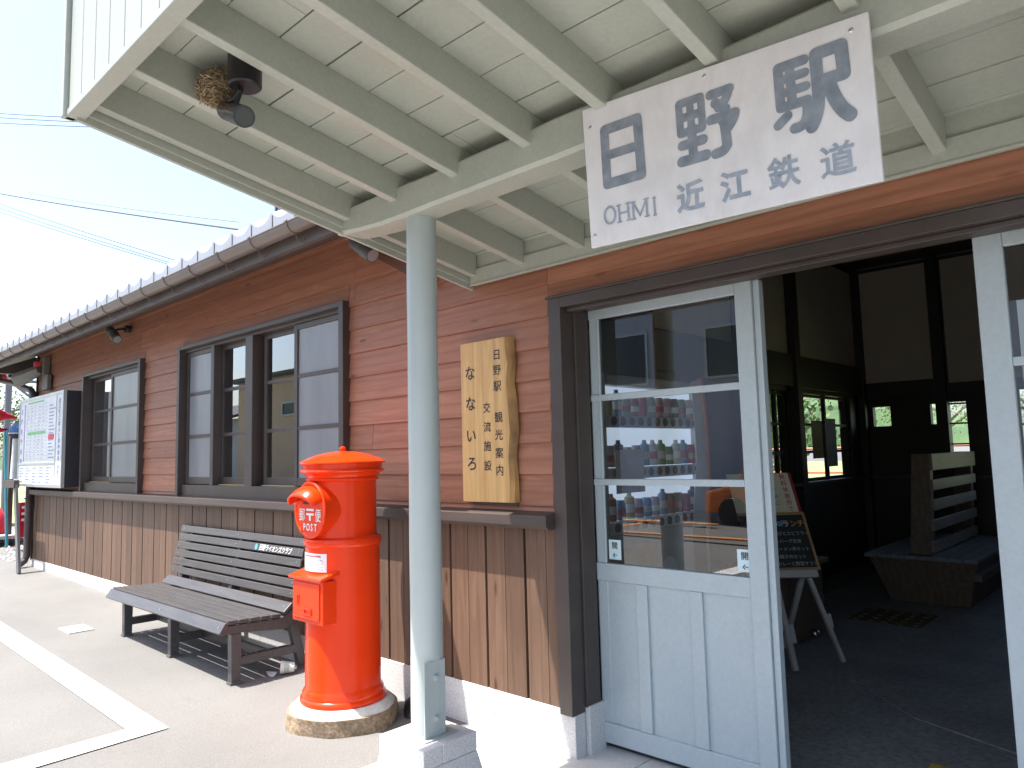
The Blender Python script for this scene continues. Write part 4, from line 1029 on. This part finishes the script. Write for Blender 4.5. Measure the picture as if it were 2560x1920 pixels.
# ------------------------------------------------------------------ things beyond the station
def tree(name, x, y, h, r, mat, label, nleaf=2600, z0=.2, squash=1.0, sub=14):
    t = thing(name, (x, y, z0), label, 'tree', 'trees around the station')
    b = MB(); b.tube([(x, y, z0-.2), (x+.05*r, y, z0+h*.3), (x-.04*r, y+.05*r, z0+h*.55), (x, y, z0+h*.85)], [.05*h*.6, .04*h*.6, .025*h*.6, .008*h], 8)
    for k in range(6):
        a = k*1.05; b.tube([(x, y, z0+h*(.35+.05*k)), (x+r*.6*math.cos(a), y+r*.6*math.sin(a), z0+h*(.55+.05*k))], [.018*h, .006*h], 6)
    b.build('trunk', TRUNKM, t, smooth=True)
    cl = [(Vector((x+r*.75*math.cos(a_)*q_, y+r*.75*math.sin(a_)*q_, z0+h*zz_)), random.uniform(.3, .5)*r) for a_, q_, zz_ in [(random.uniform(0, 6.28), random.uniform(.1, 1), random.uniform(.38, .92)) for _ in range(sub)]]
    b = MB()
    for i in range(nleaf):
        c0, rr = random.choice(cl); v = Vector((random.gauss(0, 1), random.gauss(0, 1), random.gauss(0, 1))).normalized()*rr*random.uniform(.6, 1.05)
        p = c0+v; n_ = Vector((random.uniform(-1, 1), random.uniform(-1, 1), random.uniform(-.2, 1))).normalized(); a_ = n_.orthogonal().normalized(); bb_ = n_.cross(a_); s_ = random.uniform(.05, .1)*(.5+.18*r)
        b.add([p-a_*s_, p+bb_*s_*.6, p+a_*s_, p-bb_*s_*.6], [(0, 1, 2, 3)])
    b.build('crown', mat, t)
tree('garden_tree', -6.3, 14.2, 3.2, 1.6, LEAF, 'leafy tree close outside the waiting room side window')
tree('garden_tree', -8.2, 17.5, 3.4, 1.8, LEAF2, 'paler leafy tree further out behind the waiting room side window')
tree('roadside_tree', -40, 9.6, 4.6, 2.6, LEAF, 'dark green tree far off beyond the carp streamers', 1800)
tree('roadside_tree', -46, 13.6, 5.0, 3.2, LEAF, 'dark green tree farthest along the road beyond the streamers', 1800)
for k in range(9): tree('hedge_tree', -16+k*2.6, 58+random.uniform(-2, 2), random.uniform(5, 7.5), random.uniform(2.4, 3.2), LEAF2 if k % 2 else LEAF, 'one of the round trees in the row across the green field behind the station', 900)
FN = thing('platform_fence', (-4, 12.5, .2), 'orange pipe railing along the platform behind the waiting room', 'fence')
b = MB()
for z in (.6, 1.0, 1.4): b.tube([(-12, 12.5, z), (4, 12.5, z)], .022, 6)
b.build('rail', ORAIL, FN)
for k in range(11):
    b = MB(); b.tube([(-12+1.6*k, 12.5, .1), (-12+1.6*k, 12.5, 2.0 if k % 3 == 0 else 1.42)], .03 if k % 3 else .045, 8); b.build('fence_post', ORAIL, FN)
# carp streamers, poles and gantry by the left corner
def streamer(name, pts, w, mat, label, cat='carp streamer', eye=None, head=None):
    t = thing(name, tuple(pts[0]), label, cat, 'carp streamers on a line')
    b = MB(); b.tube(pts, w, 12, False); o = b.build('body', mat, t, smooth=True); md = o.modifiers.new('s', 'SOLIDIFY'); md.thickness = .004
    if eye:
        b = MB(); e = Vector(eye[0]); b.lathe(tuple(e), [(0, .02), (.04, .018), (.055, 0)], 16, 'x'); b.build('eye', PAPER, t)
        b = MB(); b.lathe((e.x+.021, e.y, e.z), [(0, .006), (.022, .005), (.026, 0)], 12, 'x'); b.build('pupil', CLOTHN, t)
    return t
streamer('carp_streamer', [(-14, 2.2, 2.98), (-14, 2.75, 2.92), (-13.98, 2.96, 2.88), (-14, 3.14, 2.80)], [.10, .12, .09, .015], CLOTHR, 'red carp streamer with a white eye just under the eave corner', eye=((-13.90, 2.97, 2.895),))
streamer('carp_streamer', [(-14, 2.3, 2.36), (-14, 2.85, 2.26), (-14, 2.98, 2.25), (-14, 3.12, 2.225)], [.12, .11, .05, .012], CLOTHR, 'lower red carp streamer left of the information board', eye=((-13.9, 2.79, 2.27),))
streamer('carp_streamer', [(-14, 2.5, 2.03), (-14, 2.86, 2.02), (-14, 3.0, 2.04)], [.05, .045, .01], CLOTHR, 'smallest red streamer tail left of the blue one')
BS_ = streamer('carp_streamer', [(-14.0, 3.10, 2.15), (-14.0, 3.10, 2.06), (-14, 3.10, 1.98)], [.02, .085, .095], CLOTHB, 'blue and white streamer hanging head up beside the information board')
b = MB(); b.tube([(-14, 3.10, 1.985), (-14, 3.10, 1.965)], .098, 16); b.build('white_rim', PAPER, BS_)
b = MB(); b.tube([(-14, 3.10, 1.962), (-14, 3.10, 1.89)], [.092, .05], 14); b.build('navy_mouth', CLOTHN, BS_)
b = MB(); b.tube([(-14.02, 3.11, 1.90), (-14.02, 3.11, 1.6), (-14, 3.10, 1.24)], [.045, .05, .056], 14); b.build('white_tail', PAPER, BS_, smooth=True)
b = MB(); b.tube([(-14.1, 2.98, 2.08), (-14.1, 3.066, .12)], .022, 10); o = b.build('teal_pole', TEALP); tag(o, 'slim teal pole standing left of the leaning grey plank', 'pole')
b = MB(); b.box(-14.55, -14.45, 3.13, 3.2, .15, 1.95); o = b.build('timber_post', DARK); tag(o, 'dark timber post behind the teal pole', 'post')
PK = thing('plank_stand', (-11.05, 2.5, .2), 'slim grey plank leaning below the information board corner', 'plank')
b = MB(); b.beam((-11.18, 2.5, 1.20), (-10.87, 2.5, GZ(-10.9)), .10, .03, (0, 1, 0)); b.build('plank', plain('grey_plank', (.15, .15, .155), None, 4, .5), PK)
b = MB(); b.box(-11.70, -11.13, 2.47, 2.53, 1.165, 1.262); b.build('head_block', DARK, PK)
def banner(x, y0, y1, z0, z1, label):
    t = thing('red_banner', (x, (y0+y1)/2, z0), label, 'banner', 'red banners by the far corner'); b = MB(); vs = []; n = 10
    for i in range(n+1):
        y = y0+(y1-y0)*i/n; dx = .02*math.sin(i*1.3); vs += [(x+dx, y, z0), (x+dx*1.4, y, z1)]
    b.add(vs, [(2*i, 2*i+2, 2*i+3, 2*i+1) for i in range(n)]); b.build('cloth', CLOTHR, t, smooth=True)
    b = MB()
    for k in range(3): b.box(x+.025, x+.03, y0+.05, y1-.06, z1-.10-.10*k, z1-.06-.10*k)
    b.build('white_marks', PAPER, t)
banner(-14, 3.17, 3.42, .30, .86, 'red banner with white marks seen between plank and downpipe')
RC = thing('red_tarpaulin', (-15, 3.0, .4), 'red tarpaulin heap behind the teal pole at the left edge', 'tarpaulin')
b = MB(); vs = []; n = 16
for j in range(6):
    for k in range(n):
        t_ = 2*math.pi*k/n; s = j/5; rr = .40*math.sqrt(max(0, 1-s*s*.98)); vs.append((-15+rr*math.cos(t_), 3.02+rr*.6*math.sin(t_), .32+.5*s))
b.add(vs, [(j*n+k, j*n+(k+1) % n, (j+1)*n+(k+1) % n, (j+1)*n+k) for j in range(5) for k in range(n)]+[tuple(range(5*n, 6*n)), tuple(range(n))[::-1]]); b.build('cover', CLOTHR, RC, smooth=True)
b = MB(); b.box(-15.5, -14.2, 2.7, 3.7, .28, .33); b.build('pallet', plain('pallet_grey', (.4, .39, .37)), RC)
GN = thing('steel_gantry', (-22, 4.7, .2), 'steel gantry pole with diagonal braces beyond the carp streamers', 'gantry')
b = MB(); b.tube([(-22, 4.69, .1), (-22, 4.69, 3.66)], .075, 10); b.build('mast', STEELG, GN)
b = MB(); b.beam((-22, 4.7, 3.60), (-22, 5.5, 2.95), .05, .05); b.beam((-22, 4.7, 2.80), (-22, 5.5, 3.16), .05, .05); b.beam((-22, 4.2, 3.62), (-22, 6.2, 3.62), .07, .07); b.build('brace', STEELG, GN)
# overhead cables, each its own line
def cable(p, q, sag, r, label):
    p, q = Vector(p), Vector(q); b = MB(); n = 24
    b.tube([p+(q-p)*(i/n)-Vector((0, 0, 4*sag*(i/n)*(1-i/n))) for i in range(n+1)], r, 5); o = b.build('overhead_cable', CABLE); tag(o, label, 'cable', 'overhead cables')
def ext(a, c_, e0=.3, e1=.6):
    a, c_ = Vector(a), Vector(c_); return a+(a-c_)*e0, c_+(c_-a)*e1
for i, (a, c_, r_, lb) in enumerate([
    ((-101.4, 20, 32.5), (-50.8, 20, 15.6), .028, 'top cable of the lower trio sloping down to the roof'),
    ((-101.3, 20, 31.95), (-50.8, 20, 15.32), .028, 'middle cable of the lower trio sloping down to the roof'),
    ((-101.3, 20, 31.5), (-50.8, 20, 15.18), .028, 'bottom cable of the lower trio sloping down to the roof'),
    ((-101.7, 20, 33.84), (-50.9, 20, 18.37), .055, 'thick twisted cable crossing the open sky above the trio'),
    ((-70.9, 20, 24.93), (-50.9, 20, 18.75), .018, 'faint thin cable just above the thick twisted one')]):
    p, q = ext(a, c_, .9 if i == 4 else .05, .5); cable(p, q, .2, r_, lb)
for i, (a, c_, lb) in enumerate([((-51.7, 10, 22.9), (-37.8, 10, 17.93), 'upper of three cables behind the canopy corner'), ((-51.66, 10, 22.62), (-35.7, 10, 16.97), 'middle of three cables behind the canopy corner'), ((-51.6, 10, 22.26), (-34.2, 10, 16.23), 'lowest of three cables behind the canopy corner')]):
    p, q = ext(a, c_, .1, 1.5); cable(p, q, .1, .022, lb)

# ------------------------------------------------------------------ across the forecourt (seen in the panes)
def house(name, x0, x1, y0, y1, h, wall, label, hip=1.3, win=()):
    t = thing(name, ((x0+x1)/2, (y0+y1)/2, 0), label, 'house')
    b = MB(); b.box(x0, x1, y0, y1, -.2, h); w = b.build('wall', wall, t)
    b = MB(); ym = (y0+y1)/2; o_ = .5
    b.prism([(x0-o_, y0-o_, h-.02), (x0-o_, ym, h+hip), (x0-o_, y1+o_, h-.02), (x0-o_, y1+o_, h+.1), (x0-o_, ym, h+hip+.14), (x0-o_, y0-o_, h+.1)], (x1-x0+2*o_, 0, 0)); b.build('roof', ROOFD, t)
    for (a, c_, z0, z1) in win:
        b = MB(); frame(b, a, c_, z0, z1, .06, y1, y1+.05); f = b.build('window', ALU, t)
        b = MB(); b.quad((a, y1+.012, z0), (a, y1+.012, z1), (c_, y1+.012, z1), (c_, y1+.012, z0)); b.build('pane', plain('pane_dark', (.06, .08, .09), None, 4, .1), f)
house('tan_house', -30.0, -22.5, -17, -9, 4.75, TANH, 'tan rendered house across the forecourt reflected in the window', .12, [(-26.3, -25.2, 3.15, 3.7), (-24.5, -23.6, 1.2, 2.2)])
house('garage', -37, -30.6, -15, -9.3, 3.3, plain('garage_white', (.5, .5, .48)), 'white garage with a low roof across the forecourt reflected in the window', .9)
house('blue_house', -13.5, -3.5, -18, -9, 5.4, BLUEH, 'blue grey clad house across the forecourt reflected in the door', 1.5, [(-8.1, -7.2, 3.0, 4.2), (-11, -9.6, 3.0, 4.3), (-7.0, -6.0, .9, 2.2)])
CR = thing('orange_car', (-5.4, -7.3, 0), 'orange car parked across the forecourt reflected in the door', 'car')
b = MB(); cx, cy = -5.4, -7.3
sec = [(-1.6, .25), (-1.6, .62), (-1.05, .76), (-.6, 1.25), (.75, 1.30), (1.25, .82), (1.62, .78), (1.62, .25)]
b.prism([(cx+a, cy-.7, z) for a, z in sec], (0, 1.4, 0)); b.build('body', ORCAR, CR, bevel=.06)
for sx_ in (-1.0, 1.0):
    for sy_ in (-.68, .68):
        b = MB(); b.lathe((cx+sx_, cy+sy_, .27), [(0, -.09), (.26, -.09), (.28, -.05), (.28, .05), (.26, .09), (0, .09)], 20, 'y'); b.build('wheel', BLACK, CR, smooth=True)
b = MB(); b.prism([(cx-.95, cy+.705, .80), (cx-.55, cy+.705, 1.18), (cx+.68, cy+.705, 1.22), (cx+1.1, cy+.705, .84)], (0, .006, 0)); b.build('side_window', plain('pane_dark', (.06, .08, .09)), CR)
UP = thing('utility_pole', (-33.5, -7.5, 0), 'tall utility pole with a crossarm across the forecourt', 'pole')
b = MB(); b.tube([(-31.0, -9.0+.8, -.2), (-31.0, -8.2, 9)], [.16, .11], 12); b.build('mast', STEELG, UP); b = MB(); b.box(-32, -30, -8.28, -8.12, 4.5, 4.6); b.box(-31.8, -30.2, -8.28, -8.12, 8.2, 8.3); b.build('crossarm', STEELG, UP)

for o in bpy.data.objects:
    if '_o' in o: del o['_o']
